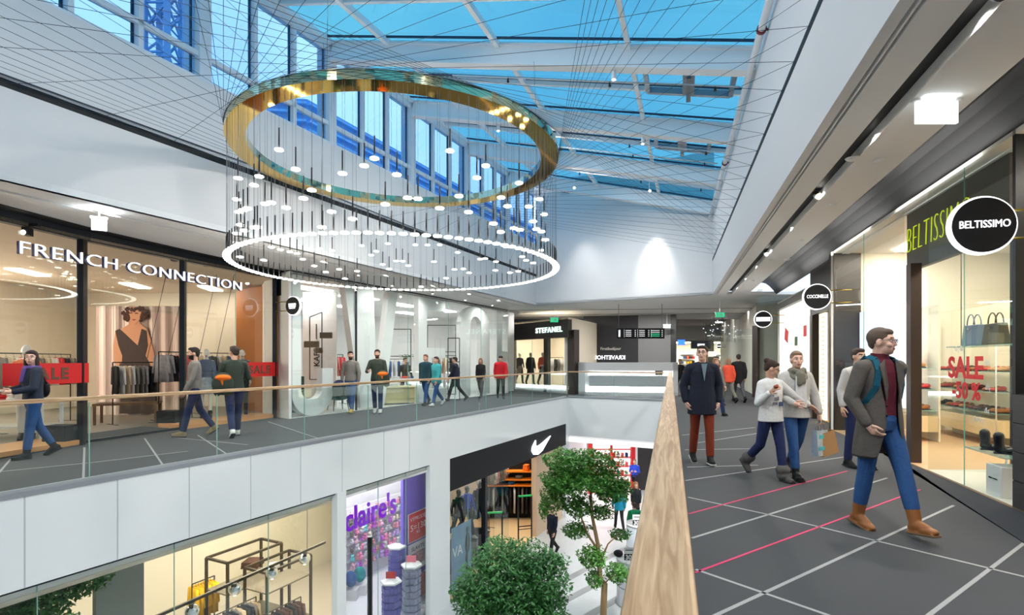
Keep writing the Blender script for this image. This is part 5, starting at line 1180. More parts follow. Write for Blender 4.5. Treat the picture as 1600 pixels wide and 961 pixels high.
# ================================================================ RIGHT GALLERY SHOPS  (facade plane a = 3.43)
AF = 3.43; cream_w = mat('shoe_shop_wall', (240, 234, 218), .8)
room([RY(9.0, AF), RY(12.2, AF), RY(12.2, 8.2), RY(3.0, 8.2), RY(3.0, 5.1), RY(8.2, 5.1)] if 0 else [RY(2.0, AF), RY(11.7, AF), RY(11.7, 7.2), RY(2.0, 7.2)], 0, 3.9, beige_floor, cream_w, mat('shop_ceiling_white', (236, 232, 224), .8), skip=(0,))
# clear glass vitrine and glass front
G0, G1, G2, G3 = Rpx(1582, AF), Rpx(1449, AF), Rpx(1412, AF), Rpx(1305, AF)
pane(G0, G1, .0, 3.93, joints=2, th=-.014); pane(G2, G3, .0, 3.93, joints=2, th=-.014)
pane(G1 + Vector((.01, 0)), G1 + Vector(NR * .95), .0, 3.2, th=.014)
m = MB(); e = G1 + NR * 1.0; m.box((e.x, e.y, 1.6), (.1, .05, 3.2), rz=AR - PI / 2); trim(m, dark_frame)
m = MB(); c = RY(8.0, AF + .08); m.box((c.x, c.y, 1.5), (.14, .16, 3.0), rz=AR - PI / 2); trim(m, mat('bronze_frame', (70, 58, 52), .35, metal=.5))
# lintel with yellow lettering
t = thing('shop_sign', 'dark lintel with tall yellow-green neon lettering above the shoe shop entrance', 'sign', (*RY(8.5, 3.62), 2.98), AR + PI)
MB().box((1.3, .06, .45), (2.7, .08, .92)).build('lintel_board', mat('taupe_fascia', (84, 80, 76), .5), t)
me = text_mesh('BELTISSIMO', .42, ext=.006, bold=-.02, shear=.12, center=False, sp=1.1); w = max(v.co.x for v in me.vertices); me.transform(Matrix.Diagonal((1.9 / w, 1, 1, 1))); me.materials.clear(); me.materials.append(yellow_glow); link('lettering', me, t, loc=(.03, -.02, .26))
m = MB(); m.prism([RY(2.0, 3.6), RY(11.7, 3.6), RY(11.7, 3.75), RY(2.0, 3.75)], 3.88, 3.92); struct(m.build('trim_%d' % (TN[0] + 1), ceil_white)); TN[0] += 1
# dark tiled corner pier at the right picture edge
dtile = mat('dark_stone_tile', (62, 60, 60), .3, var=.2)
m = MB(); a = Rpx(1582, AF); m.prism([a, RY(a.y - .02, AF - .0), RY(3.4, AF), RY(3.4, AF + .5), RY(a.y, AF + .1)], 0, 1.18)
m = MB()
for zz in range(4):
    m.prism([RY(3.4, AF), RY(a.y, AF), RY(a.y, AF + .22), RY(3.4, AF + .22)], zz * .3 + .004, zz * .3 + .292)
struct(m.build('wall_right', dtile)); m = MB(); m.prism([RY(3.4, AF + .01), RY(a.y, AF + .01), RY(a.y, AF + .2), RY(3.4, AF + .2)], 0, 1.2); struct(m.build('wall_right', black_paint))
pane(RY(3.4, AF + .08), RY(a.y, AF + .08), 1.2, 3.93, th=-.014); m = MB(); m.prism([RY(a.y - .05, AF), RY(a.y, AF), RY(a.y, AF + .1), RY(a.y - .05, AF + .1)], 1.2, ZC); trim(m, dark_frame)
m = MB(); m.prism([RY(2.0, AF), RY(3.4, AF), RY(3.4, AF + .4), RY(2, AF + .4)], 0, ZC); struct(m.build('wall_right', dtile))
# partition between the shoe shop and next shop at the right edge: grey shop with garments
a0, b0 = RY(4.7, 5.0), RY(3.2, 5.3); rack(a0, b0, 1.62, 'clothes rack behind the dark stone parapet at the right edge'); garments(a0, b0, 1.62, 8, [C['black'], C['grey'], C['navy']], 'the rack behind the dark stone parapet')
# round signs
def rsign(lab, px, py, a, word, dia): 
    Y = (a / CR) / ((px - VX) / F - SR / CR); return round_sign(lab, P3(px, py, Y), word, dia, AR - PI / 2 + .05)
rsign('large round black sign with lit rim projecting over the walkway', 1533, 353, 2.92, 'BELTISSIMO', .57); rsign('medium round black sign with lit rim over the walkway, second along the right fronts', 1276, 464, 2.92, 'COCCINELLE', .54); rsign('small round black sign farthest along the right shop fronts', 1192, 499, 2.92, [(.0, .8, .24)], .55)
for i in range(3):
    p = RY([4.9, 10.75, 17.1][i], 3.3)
# SALE lettering on glass
a, b = Rpx(1483, AF - .01), Rpx(1538, AF - .01); t = thing('window_lettering', 'red SALE -50 % lettering stuck on the large shoe shop window', 'lettering', (*a, 0), AR + PI)
me = text_mesh('SALE', .26, ext=.002, bold=.011, center=False); w = max(v.co.x for v in me.vertices); me.transform(Matrix.Diagonal(((a - b).length / w, 1, 1, 1))); me.materials.clear(); me.materials.append(red_paint); link('sale_word', me, t, loc=(0, -.01, 1.34))
me = text_mesh('-50 %', .2, ext=.002, bold=.008, center=False); w = max(v.co.x for v in me.vertices); me.transform(Matrix.Diagonal(((a - b).length * .8 / w, 1, 1, 1))); me.materials.clear(); me.materials.append(red_paint); link('percent_word', me, t, loc=(.1, -.01, 1.09))
for i, (x, z, wd2) in enumerate([(.0, 1.66, 'dlq dlq'), (.66, 1.5, 'dlq'), (.68, 1.22, 'dlq'), (.66, .95, 'dlq'), (.42, .84, 'dlq dlq')]):
    text('small_mark', wd2, .07, mat('etched_white', (200, 204, 200), .6), t, (x + .15, -.006, z), ext=.001, center=False, sx=.8)
a2 = Rpx(1352, AF - .01); t = thing('window_lettering', 'small red SALE lettering on glass left of the coat man', 'lettering', (*Rpx(1336, AF - .01), 1.47 - .25), AR + PI); text('sale_word', 'SALE', .17, red_paint, t, (0, -.01, 0), ext=.002, bold=.01, center=False, sx=1.2)
# lightbox poster
a, b = Rpx(1324, 3.95), Rpx(1411, 3.95); t = thing('lightbox_poster', 'large glowing white lightbox poster with violet and red bags behind the shoe shop glass', 'poster', (*b, 0), AR - PI / 2 + PI / 2)
L = (a - b).length
MB().box((L / 2, -.06, 1.65), (L, .08, 1.9)).build('lit_face', mat('lightbox_face', (236, 240, 255), .3, emit=.5), t)
for i, (x, z, sx_, sz, c) in enumerate([(.6, 1.25, .2, .22, (78, 60, 150)), (1.3, 1.2, .35, .05, (226, 50, 90)), (2.2, 1.15, .6, .06, (214, 60, 100)), (1.8, 1.4, .18, .16, (120, 70, 60)), (.35, 1.0, .2, .14, (60, 90, 150)), (2.4, .95, .4, .16, (160, 60, 120)), (1.2, .9, .3, .12, (90, 130, 180))]):
    MB().ell((x, .0, z), (sx_, .02, sz), 16, 8).build('printed_bag', mat('printed_bag_%d' % i, c, .5), t)
# shelving, shoes, bags
def handbag(lab, loc, w, h, d, m, rz=0):
    t = thing('handbag', lab, 'handbag', loc, rz); q = MB(); q.b; q._new([(-w / 2, -d / 2, 0), (w / 2, -d / 2, 0), (w / 2, d / 2, 0), (-w / 2, d / 2, 0), (-w * .46, -d * .3, h), (w * .46, -d * .3, h), (w * .46, d * .3, h), (-w * .46, d * .3, h)], [(3, 2, 1, 0), (0, 1, 5, 4), (1, 2, 6, 5), (2, 3, 7, 6), (3, 0, 4, 7), (4, 5, 6, 7)]); q.build('bag_body', m, t, bevel=.012)
    q = MB()
    for s in (-1, 1): q.tube([(w * .25 * math.cos(PI * i / 8), s * d * .25, h + h * .5 * math.sin(PI * i / 8)) for i in range(9)], .008, 6)
    q.build('handle', m, t); MB().box((0, -d * .42, h * .8), (w * .14, .02, .02)).build('clasp', chrome, t); return t
SHB = [None]
def shoe_item(lab, loc, m, rz=0, grp=None, boot=False):
    t = thing('boot' if boot else 'shoe', lab, 'shoe', loc, rz, grp); q = MB(); q.ell((0, .07, .04), (.042, .1, .038), 14, 8); q.ell((0, -.06, .055), (.036, .06, .05), 14, 8); 
    if boot: q.cap((0, -.06, .06), (0, -.07, .2), .045, .052)
    me = remesh(q, .01, 1); me.materials.append(m); link('upper', me, t); MB().box((0, .02, .009), (.075, .27, .018)).build('sole', black_metal, t, bevel=.006); return t
gs = mat('glass_shelf_edge', (150, 200, 190), .1, alpha=.5); SC = [('black', blackc), ('brown', tan_boot), ('red', mat('red_leather', (170, 40, 40), .3)), ('tan', mat('camel_leather', (180, 130, 80), .4)), ('dark red', mat('oxblood_leather', (96, 34, 34), .3))]
def shelf_unit(lab, Y0, Y1, a, zs, items, dsc):
    p, q_ = RY(Y1, a), RY(Y0, a); L = (q_ - p).length; t = thing('shelf_unit', lab, 'shelf unit', (*p, 0), ang(p, q_))
    MB().box((L / 2, .22, 1.3), (L, .03, 2.6)).build('back_panel', mat('cream_panel', (244, 234, 208), .7), t)
    for z in zs: MB().box((L / 2, 0, z), (L, .34, .016)).build('glass_shelf', gs, t)
    for x in (0, L): MB().tube([(x, -.17, 0), (x, -.17, 2.3)], .012, 6).build('post', wp, t)
    MB().box((L / 2, .0, .35), (L, .4, .3)).build('plinth_drawer', mat('pale_ply', (226, 204, 160), .5), t)
    rz = ang(p, q_)
    for zi, z in enumerate(zs[:items]):
        n = int(L / .17)
        for i in range(n):
            if rnd.random() < .18: continue
            w = p.lerp(q_, (i + .5) / n); c, m = SC[(i // 2 + zi) % len(SC)]
            base = SHB[0]
            if base is None: SHB[0] = base = shoe_item('x', (0, 0, 0), m); o = base; o.location = (*w, z + .008); o.rotation_euler = (0, 0, rz + PI)
            else: o = dup(base, (*w, z + .008), rz + PI + rnd.uniform(-.2, .2))
            o['label'] = '%s shoe on the %s glass shelf of %s' % (c, ['lowest', 'second', 'third', 'fourth'][zi], dsc); o['group'] = 'shoes on the shelves of %s' % dsc
            for ch in o.children:
                if ch.name.startswith('upper'): recolor(ch, m)
    return t
shelf_unit('cream shelf unit with glass shelves of shoes behind the SALE window', 9.2, 11.5, 5.6, [.61, .98, 1.34], 3, 'the unit behind the SALE window')
shelf_unit('cream shelf unit of shoes deeper in the shop by the entrance', 7.0, 9.4, 6.9, [.72, 1.06, 1.42, 1.8], 3, 'the deeper unit by the entrance')
shelf_unit('narrow shelf unit just inside the entrance right of the coat man', 10.0, 10.8, 4.6, [.6, 1.0, 1.4], 3, 'the narrow unit at the entrance')
p = P3(1522, 540, 6.9); handbag('blue-grey structured handbag on a high shelf above the SALE lettering', (p.x, p.y, 1.74), .36, .27, .14, mat('bluegrey_leather', (120, 138, 156), .4), AR + PI); p = P3(1556, 540, 6.3); handbag('dark olive handbag on the high shelf right of the blue-grey one', (p.x, p.y, 1.74), .34, .25, .14, mat('olive_leather', (96, 92, 74), .4), AR + PI)
t = thing('wall_shelf', 'high glass shelf carrying two handbags in the window', 'shelf', (*RY(6.58, 3.8), 1.73), AR + PI); MB().box((0, 0, 0), (1.5, .3, .016)).build('glass_shelf', gs, t)
for x in (-.7, .7): MB().tube([(x, 0, 0), (x, 0, 2.15)], .006, 6).build('hanging_wire', steel, t)
p = RY(10.4, 4.6); handbag('red and blue handbag standing near the dark door frame', (p.x, p.y, 1.409), .26, .22, .12, mat('redblue_leather', (150, 44, 60), .4, var=.5), AR + PI)
# vitrine glass shelf with boots, white box
t = thing('vitrine_shelf', 'glass shelf with greenish edge low in the front window', 'shelf', (*RY(6.12, 3.7), .48), AR + PI); MB().box((0, 0, 0), (.8, .44, .02)).build('glass_plate', gs, t)
for x in (-.37, .37): MB().tube([(x, .17, -.48), (x, .2, 0)], .012, 6).build('post', wp, t)
shoe_item('black ankle boot on the low glass shelf, left one', (*RY(6.25, 3.63), .49), mat('black_leather', (0, 0, 0)), -2.2, boot=True); shoe_item('black ankle boot on the low glass shelf, right one', (*RY(5.98, 3.63), .49), mat('black_leather', (0, 0, 0)), -2.2, boot=True)
t = thing('display_box', 'white box with small dark lettering on the window floor', 'box', (*RY(5.95, 3.64), .028), AR + PI); MB().box((0, 0, .17), (.3, .3, .34)).build('box_body', white_gloss, t, bevel=.005); MB().box((-.06, -.152, .19), (.07, .002, .018)).box((.03, -.152, .19), (.09, .002, .014)).build('dark_print', black_paint, t)
m = MB(); m.prism([RY(5.56, AF), RY(7.4, AF), RY(7.4, 4.45), RY(5.56, 4.45)], .0205, .028); struct(m.build('floor', mat('pale_stone', (206, 204, 190), .5)))
for i, (Y, a) in enumerate([(6.2, 4.7), (8.5, 4.6), (10.5, 4.8), (6.8, 6.2), (9.5, 6.3), (4.4, 5.2)]): led(RY(Y, a), .45, 1.6, 3.88, led_warm, AR - PI / 2, 'warm ceiling light inside the shoe shop', 'ceiling lights of the shoe shop')
# ---- next fronts: dark portal, lit window with red cards, far pillars
room([RY(11.8, 3.75), RY(19.2, 3.75), RY(19.2, 6.8), RY(11.8, 6.8)], 0, 3.6, beige_floor, cream_w, cream_w, skip=(0,))
m = MB(); m.prism([RY(11.65, AF), RY(12.0, AF), RY(12.0, 4.0), RY(11.65, 4.0)], 0, ZC); m.prism([RY(12.0, 3.6), RY(14.3, 3.6), RY(14.3, 3.75), RY(12.0, 3.75)], 2.75, ZC); m.prism([RY(14.1, 3.6), RY(14.35, 3.6), RY(14.35, 3.9), RY(14.1, 3.9)], 0, 2.75); struct(m.build('wall_right', mat('dark_umber_cladding', (44, 38, 36), .35)))
m = MB(); m.prism([RY(12.0, 3.68), RY(12.8, 3.68), RY(12.8, 3.74), RY(12.0, 3.74)], 0, 2.75); struct(m.build('door_1', mat('dark_door', (30, 28, 30), .3)))
t = thing('perforated_panel', 'tall warm lit perforated panel in the dark portal', 'panel', (*RY(13.3, 3.66), 0), AR + PI); MB().box((0, 0, 1.4), (.55, .05, 2.65)).build('lit_panel', mat('warm_lit_strip', (255, 236, 190), .4, emit=1.1), t); q = MB()
for i in range(22): q.box((.12, -.03, .2 + i * .115), (.07, .01, .03)); q.box((-.02, -.03, .2 + i * .115), (.04, .01, .03))
q.build('perforations', mat('brown_slots', (150, 110, 60), .6), t)
t = thing('lit_window_panel', 'tall bright white window panel decorated with red and green cards', 'panel', (*RY(16.4, 3.62), 0), AR + PI); MB().box((0, 0, 1.65), (3.9, .06, 3.2)).build('white_panel', mat('bright_panel', (255, 250, 238), .5, emit=.5), t); MB().box((0, 0, 3.35), (4.1, .3, .2)).build('top_frame', mat('dark_umber_cladding', (0, 0, 0)), t)
for px, py, w, h_, r_, m_ in [(1229, 524, .5, .34, .3, red_paint), (1258, 517, .32, .26, 0, red_paint), (1244, 533, .36, .22, 0, mat('green_card', (50, 84, 60), .6))]:
    p = Rpx(px, 3.58); z = CZ - (py - VY) * p.y / F; q = MB(); q.box((0, 0, 0), (w, .012, h_ * 1.0 + .05), M=Matrix.Rotation(r_, 3, 'Y')); d = p - t.location.xy; u = d.dot(Vector((math.cos(AR + PI), math.sin(AR + PI)))); q.build('card', m_, t, loc=(u, -.045, z))
# perpendicular glass screens and brown pillar farther on
pane(RY(19.3, 3.0), RY(19.3, 4.2), 0, 3.9, m=pane_green, th=.02); m = MB(); m.box((10.28, 22.3, 1.5), (.22, .3, 3.0), rz=.3); trim(m, mat('red_brown_pillar', (60, 42, 38), .5)); pane((8.6, 23.6), (10.2, 22.4), 0, 2.9, m=pane_green); 
m = MB(); m.wall((10.4, 22.4), (11.6, 19.4), -.15, 0, ZC); struct(m.build('wall_right', mat('greenish_wall', (150, 150, 140), .5))); m = MB(); m.wall((10.4, 22.4), (18, 45.9), -.15, 0, ZC + .6); struct(m.build('wall_right', far_w))
for i, (px, py) in enumerate([(1207, 545), (1200, 590)]):
    p = P3(px, py, 21.0); o = MB().ell((0, 0, 0), (.12, .12, .2)).build('window_ornament', [wp, C['yellow'][1]][i], loc=p)
    bpy.data.objects.remove(o)
# downlights, smoke detectors, ceiling exit box on right ceiling
for i, (px, py) in enumerate([(1303, 318), (1332, 247), (1376, 249), (1254, 375), (1230, 405), (1207, 405), (1178, 438)]):
    Y = 2.4 * F / (VY - py); p = P3(px, py, Y); t = thing('ceiling_fitting', 'small round white fitting on the right gallery ceiling, %s from the viewer' % ['third', 'second', 'first', 'fourth', 'fifth', 'sixth', 'seventh'][i], 'smoke detector', (p.x, p.y, ZC - .035)); MB().lathe([(.03, 0), (.06, .012), (.07, .035)], seg=18).build('cover', ceil_white, t); MB().lathe([(.075, .026), (.08, .035)], seg=18).build('base_ring', wp, t)
p = P3(1463, 176, 4.88); exit_box('bright white emergency sign box hanging below the right gallery ceiling', (p.x, p.y, p.z), .38, .2, .0); area('exit_lamp', (p.x, p.y - .05, p.z + .115), .3, .06, .5, (.92, 1, 1), rot=(PI, 0, 0))
for i, (px, py) in enumerate([(1268, 315), (1535, 10), (1190, 402)]):
    Y = 2.35 * F / (VY - py); a_ = 2.07; p = RY(max(3.4, Y), a_); t = thing('recessed_spotlight', 'spotlight recessed in the black slot of the right ceiling, %s' % ['middle', 'nearest', 'farthest'][i], 'spotlight', (p.x, p.y, ZC + .03)); MB().tube([(0, .05, .05), (0, -.05, -.02)], [.04, .055], 14).build('lamp_head', chrome, t); MB().ell((0, -.055, -.025), (.04, .02, .04)).build('bulb', lamp_white, t)
# ================================================================ LOWER FLOOR, LEFT SHOPS
ZT = -1.25
def EP(px, b, py=None): p = Epx(px, b); return p if py is None else Vector((p.x, p.y, CZ - (py - VY) * p.y / F))
cream_l = mat('lower_cream_wall', (242, 236, 216), .8); bl_metal = mat('bronze_metal', (72, 64, 54), .4, metal=.5)
# shop A (left)
A0, A1 = EY(2.0, .09), Epx(527, .09)
room([A0, A1, Epx(527, 5.2), EY(2.0, 6)], ZL, ZT - .03, mat('lower_floor_a', (212, 204, 190), .4), cream_l, cream_l, skip=(0,)); pane(A0, A1, ZL, -1.1, joints=6)
m = MB(); m.wall(EY(2.0, .03), Epx(527, .03), .03, -1.13, -1.09); trim(m, black_metal)
for i, (px, b) in enumerate([(500, 2.2), (430, 2.0), (360, 2.4), (270, 2.0), (420, 3.8), (150, 2.2)]): led(Epx(px, b), .5, 1.2, ZT - .05, led_warm, AL - PI / 2, 'warm ceiling light inside the lower clothing shop', 'ceiling lights of the lower clothing shop')
t = thing('track_light_rail', 'long dark suspended track with chrome globe lamps in the lower shop', 'track light', (0, 0, 0)); a = EP(508, 1.0, 847); b = EP(160, 1.0); b = Vector((b.x, b.y, -2.55)); MB().bar(a, b, .04, .05).build('track', bl_metal, t)
for px in (480, 300): c = EP(px, 1.0); MB().tube([(c.x, c.y, -2.5), (c.x, c.y, ZT - .03)], .006, 6).build('suspension_wire', black_metal, t)
for i, (px, py) in enumerate([(476, 873), (425, 895), (367, 920), (300, 955)]):
    c = EP(px, 1.0); p = Vector((c.x, c.y, CZ - (py - VY) * c.y / F)); g = thing('globe_lamp', 'chrome globe spotlight on the suspended track, %s from the right' % ['first', 'second', 'third', 'fourth'][i], 'lamp', p)
    MB().ell((0, 0, 0), .115, 20, 14).build('chrome_globe', chrome, g); MB().tube([(0, 0, .08), (0, 0, -2.5 - p.z)], .02, 8).build('stem', bl_metal, g); MB().box((0, 0, max(.1, -2.56 - p.z)), (.07, .2, .05), rz=.4).build('adapter', bl_metal, g); MB().ell((0, 0, -.1), (.04, .04, .025), 10, 8).build('bulb', lamp_white, g)
def frame_shelf(lab, P, L, W_, H, rz, shelves):
    t = thing('open_shelving', lab, 'shelf', (P[0], P[1], ZL), rz); 
    for x in (0, L):
        for y in (0, W_): MB().box((x, y, H / 2), (.05, .05, H)).build('post', bl_metal, t)
    q = MB()
    for y in (0, W_): q.box((L / 2, y, H), (L, .05, .05))
    for x in (0, L): q.box((x, W_ / 2, H), (.05, W_, .05))
    q.build('top_rail', bl_metal, t)
    for z in shelves: MB().box((L / 2, W_ / 2, z), (L, W_, .03)).build('shelf_board', mat('grey_brown_board', (120, 112, 96), .5), t)
    return t
c = Epx(452, 2.6); frame_shelf('bronze frame shelf nearest the right end of the lower shop', c, 1.2, .7, 2.0, AL + PI, [1.55, .6]); tag(MB().box((0, 0, .05), (.35, .22, .1)).box((.01, 0, .11), (.3, .2, .02)).build('white_box', white_gloss, loc=(*Epx(432, 2.9), ZL + 1.57), rz=.6), 'white box lying on the right bronze shelf', 'box')
c = Epx(408, 3.4); frame_shelf('bronze frame shelf behind, left of the white box shelf', c, 1.4, .7, 2.2, AL + PI, [1.5, .7]); folded('dark knitwear heaped on the rear bronze shelf', (*Epx(395, 3.6), ZL + 1.52), C['brown'][1], .4, .4, 4)
def lrack(px0, px1, b, z, cols, n, lab, kind='shirt'):
    a, q_ = Epx(px0, b), Epx(px1, b); t = thing('clothes_rack', 'rack carrying ' + lab.replace('the ', '', 1), 'clothes rack', (a.x, a.y, ZL), ang(a, q_)); _rack(t, (q_ - a).length, z - ZL, bl_metal, .014, True); garments(a, q_, z, n, cols, lab, kind)
lrack(300, 335, 3.6, -3.35, [C['yellow']], 9, 'the rack of yellow tops, lower shop'); lrack(335, 400, 2.3, -3.6, [C['navy'], C['grey'], C['beige'], C['black']], 11, 'the rack in the middle of the lower shop'); lrack(402, 470, 1.7, -3.75, [C['brown'], C['black'], C['brown']], 10, 'the rack of brown coats, lower shop'); lrack(250, 300, 2.6, -3.6, [C['beige'], C['yellow'], C['white']], 7, 'the leftmost visible rack, lower shop')
table('square dark table with lamp glow in the lower shop', (*Epx(375, 2.0), ZL), .9, .7, 1.0, bl_metal, AL); folded('cream knitwear on the square dark table', (*Epx(375, 2.0), ZL + 1.0), C['beige'][1], .35, .35, 3)
# grey zone of shop left : mid-grey wall panel
m = MB(); m.wall(Epx(150, 1.6), Epx(225, 1.6), .1, ZL, ZT - .03); struct(m.build('wall_side', mat('grey_panel', (128, 134, 134), .5)))
# shop B: accessories (purple)
purple = mat('violet_wall', (112, 84, 196), .5); cw = mat('accessory_wall', (240, 238, 240), .7)
P0, P1 = Epx(541, .07), Epx(672, .07)
room([P0, P1, Epx(672, 3.4), Epx(541, 3.6)], ZL, ZT - .03, mat('lower_floor_b', (232, 232, 234), .3), cw, cw, skip=(0,)); pane(P0, P1, ZL, -1.1, joints=3)
m = MB(); m.wall(Epx(541, .03), Epx(672, .03), .03, -1.13, -1.09); trim(m, black_metal)
m = MB(); m.wall(Epx(630, 1.0), Epx(676, 1.0), .08, ZL, ZT - .04); o = m.build('violet_partition', purple); tag(o, 'violet partition behind the glass carrying two posters', 'partition')
m = MB(); c = Epx(578, .1); m.box((c.x, c.y, (ZL - 2.3) / 2), (.09, .09, -2.3 - ZL)); trim(m, black_metal)
for i, (px, b) in enumerate([(570, 1.4), (610, 1.6), (650, 2.4), (570, 2.8)]): led(Epx(px, b), .6, .8, ZT - .05, led_white, AL - PI / 2, 'white ceiling light inside the violet accessories shop', 'ceiling lights of the accessories shop')
a = Epx(538, .12); t = thing('shop_sign', "large violet lettering hanging inside the glass of the lower shop", 'sign', (*a, -2.0), AL)
me = text_mesh("claire's", .5, ext=.01, bold=.012, center=False); w = max(v.co.x for v in me.vertices); me.transform(Matrix.Diagonal((1.68 / w, 1, 1, 1))); me.materials.clear(); me.materials.append(mat('violet_letter', (140, 20, 220), .4, emit=.12)); link('lettering', me, t)
def posterE(lab, px, py0, py1, m_, lines, wpx):
    a, b = EP(px - wpx / 2, .97), EP(px + wpx / 2, .97); Yc = (a.y + b.y) / 2; z1, z0 = CZ - (py0 - VY) * Yc / F, CZ - (py1 - VY) * Yc / F; L = (b - a).length; t = thing('poster', lab, 'poster', (*a, z0), ang(a, b)); H = z1 - z0
    MB().box((L / 2, 0, H / 2), (L, .015, H)).build('frame', white_gloss, t); MB().box((L / 2, -.01, H / 2), (L * .93, .01, H * .95)).build('sheet', m_, t)
    for s_, hh, zz, mm in lines:
        me = text_mesh(s_, H * hh, ext=.001); w = max(v.co.x for v in me.vertices) * 2; me.transform(Matrix.Diagonal((min(1.2, L * .8 / w), 1, 1, 1))); me.materials.clear(); me.materials.append(mm); link('lettering', me, t, loc=(L / 2, -.018, H * zz))
    return t, L, H
posterE('red sale poster reading VÝPRODEJ 5=130 Kč on the violet partition', 652.5, 798, 843, red_paint, [('VÝPRODEJ', .13, .72, white_gloss), ('5=130', .22, .38, white_gloss), ('Kč', .1, .25, white_gloss)], 30)
t, L, H = posterE('white SLAVTE poster with crowd picture under the red one', 652, 846, 889, paper_w, [('SLAVTE', .14, .74, mat('violet_ink', (60, 40, 110), .6))], 28); MB().box((L / 2, -.017, H * .42), (L * .75, .008, H * .45)).build('crowd_picture', mat('crowd_print', (170, 120, 130), .7, var=.9, vscale=18), t)
posterE('red poster at the foot of the violet partition', 653, 897, 945, red_paint, [], 24)
# plush / merchandise wall
def plush():
    t = thing('plush_toy', 'x', 'toy'); MB().ell((0, 0, 0), (.085, .06, .09), 12, 8).build('toy_body', white_gloss, t)
    MB().ell((0, -.02, .11), (.06, .055, .055), 12, 8).ell((-.045, -.02, .16), .022, 8, 6).ell((.045, -.02, .16), .022, 8, 6).build('toy_head', white_gloss, t); return t
pcol = [('pink', cloth('pink_plush', (240, 150, 180))), ('white', offw), ('turquoise', cloth('aqua_plush', (120, 210, 214))), ('mauve', cloth('mauve_plush', (180, 90, 190))), ('grey', gknit), ('rose', C['rose'][1]), ('lilac', cloth('lilac_plush', (196, 170, 226))), ('cream', cloth('cream_plush', (240, 226, 200))), ('pale pink', cloth('pale_pink_plush', (246, 196, 212)))]
pb = None; w0, w1 = Epx(541, 3.3), Epx(672, 3.05); na = 22
t = thing('merchandise_wall', 'white slat wall behind the plush toys', 'display wall', (*w0, ZL), ang(w0, w1)); MB().box(((w1 - w0).length / 2, .05, 1.11), ((w1 - w0).length, .05, 2.2)).build('slat_panel', cw, t)
for r_ in range(7): MB().box(((w1 - w0).length / 2, .0, .42 + r_ * .25), ((w1 - w0).length, .12, .015)).build('hook_rail', wp, t)
for r_ in range(7):
    for i in range(na):
        p = w0.lerp(w1, (i + .5 + rnd.uniform(-.2, .2)) / na); z = ZL + .5 + r_ * .25; c, m_ = pcol[rnd.randrange(len(pcol))]; loc = (p.x + .13, p.y - .1, z + rnd.uniform(0, .04))
        if pb is None: pb = plush(); o = pb; o.location = loc
        else: o = dup(pb, loc)
        o.rotation_euler = (0, rnd.uniform(-.3, .3), rnd.uniform(-.2, 1.2)); o.scale = [rnd.uniform(.62, .98)] * 3
        o['label'] = '%s plush toy on the %s row of the merchandise wall' % (c, ['lowest', 'second', 'third', 'fourth', 'fifth', 'sixth', 'top'][r_]); o['group'] = 'plush toys on the merchandise wall'
        for ch in o.children: recolor(ch, m_)
def flat(t):
    for c in t.children:
        for f in c.data.polygons: f.use_smooth = False
def tower(lab, px, b, ztop, m_, r=.27, sign=None):
    p = Epx(px, b); t = thing('display_tower', lab, 'display stand', (*p, ZL)); H = ztop - ZL
    MB().lathe([(r * .8, 0), (r * .8, H - .1)], seg=6).build('core', m_, t); flat(t); MB().lathe([(r * 1.08, H - .1), (r * 1.08, H - .06), (.02, H)], seg=6).build('white_cap', white_gloss, t); flat(t)
    n_ = 0; q = MB()
    for k in range(6):
        a = PI / 3 * (k + .5); c = Vector((math.cos(a), math.sin(a))) * r * .78; tn = Vector((-math.sin(a), math.cos(a)))
        for z in range(int((H - .2) / .17)):
            for s in (-1, 1): u = c + tn * s * r * .25; q.box((u.x, u.y, .1 + z * .17 + .07), (.03, r * .42, .13), rz=a)
    o = q.build('hanging_packs', m_, t); o['kind'] = 'stuff'
    if sign: MB().box((0, -.02, H + .08), (.24, .02, .16)).build('top_card', sign, t)
vi = mat('violet_packs', (84, 76, 170), .4, var=.5, vscale=14); gi = mat('grey_violet_packs', (150, 150, 180), .4, var=.4, vscale=14)
tower('violet hexagonal display tower with a red card, nearest the black post', 611, .5, -3.72, vi, .24, red_paint); tower('violet hexagonal display tower farther back', 620, 1.15, -3.3, vi, .24); tower('grey hexagonal display tower beside the posters', 643, .42, -3.55, gi, .25, mat('pink_card', (240, 120, 140), .5))
for i, (px, c) in enumerate([(548, C['blue'][1]), (562, cloth('teal_pack', (40, 140, 140)))]):
    p = Epx(px, 2.6); t = thing('backpack', '%s children backpack at the foot of the merchandise wall' % ['blue', 'teal'][i], 'backpack', (*p, ZL + .55)); MB().ell((0, 0, 0), (.17, .12, .22)).build('bag_body', c, t); MB().ell((0, -.1, -.06), (.11, .06, .1)).build('front_pocket', c, t); MB().box((0, 0, -.4), (.4, .3, .3)).build('plinth', white_gloss, t)
# shop C: sportswear
N0, N1 = Epx(703, 0), EY(22.2, 0)
t = thing('shop_fascia', 'long black fascia board above the lower sportswear shop', 'fascia', (*N0, -1.98), ang(N0, N1)); L = (N1 - N0).length
MB().box((L / 2, .15, .44), (L, .3, .88)).build('black_board', black_paint, t)
sw = [(829, 716), (832, 724), (838, 727), (846, 724), (862, 698.5), (846, 711), (840, 713.5), (837, 711), (838, 703), (832, 708)]
t = thing('logo_sign', 'lit white tick-shaped logo on the black fascia', 'logo', (0, 0, 0))
def onE(px, py, b): c = Epx(px, b); return Vector((c.x, c.y, CZ - (py - 14 - VY) * c.y / F))
q = MB(); q.poly([onE(x, y, -.06) for x, y in [(833, 712), (832, 719), (835, 724.5), (841, 724.5), (848, 718), (861, 695), (846, 708), (840.5, 711.5), (837.8, 710), (837.8, 702)]], .05, (-.9, .44, 0)); q.build('tick', letter_glow, t)
fl = mat('sport_floor', (232, 200, 150), .5)
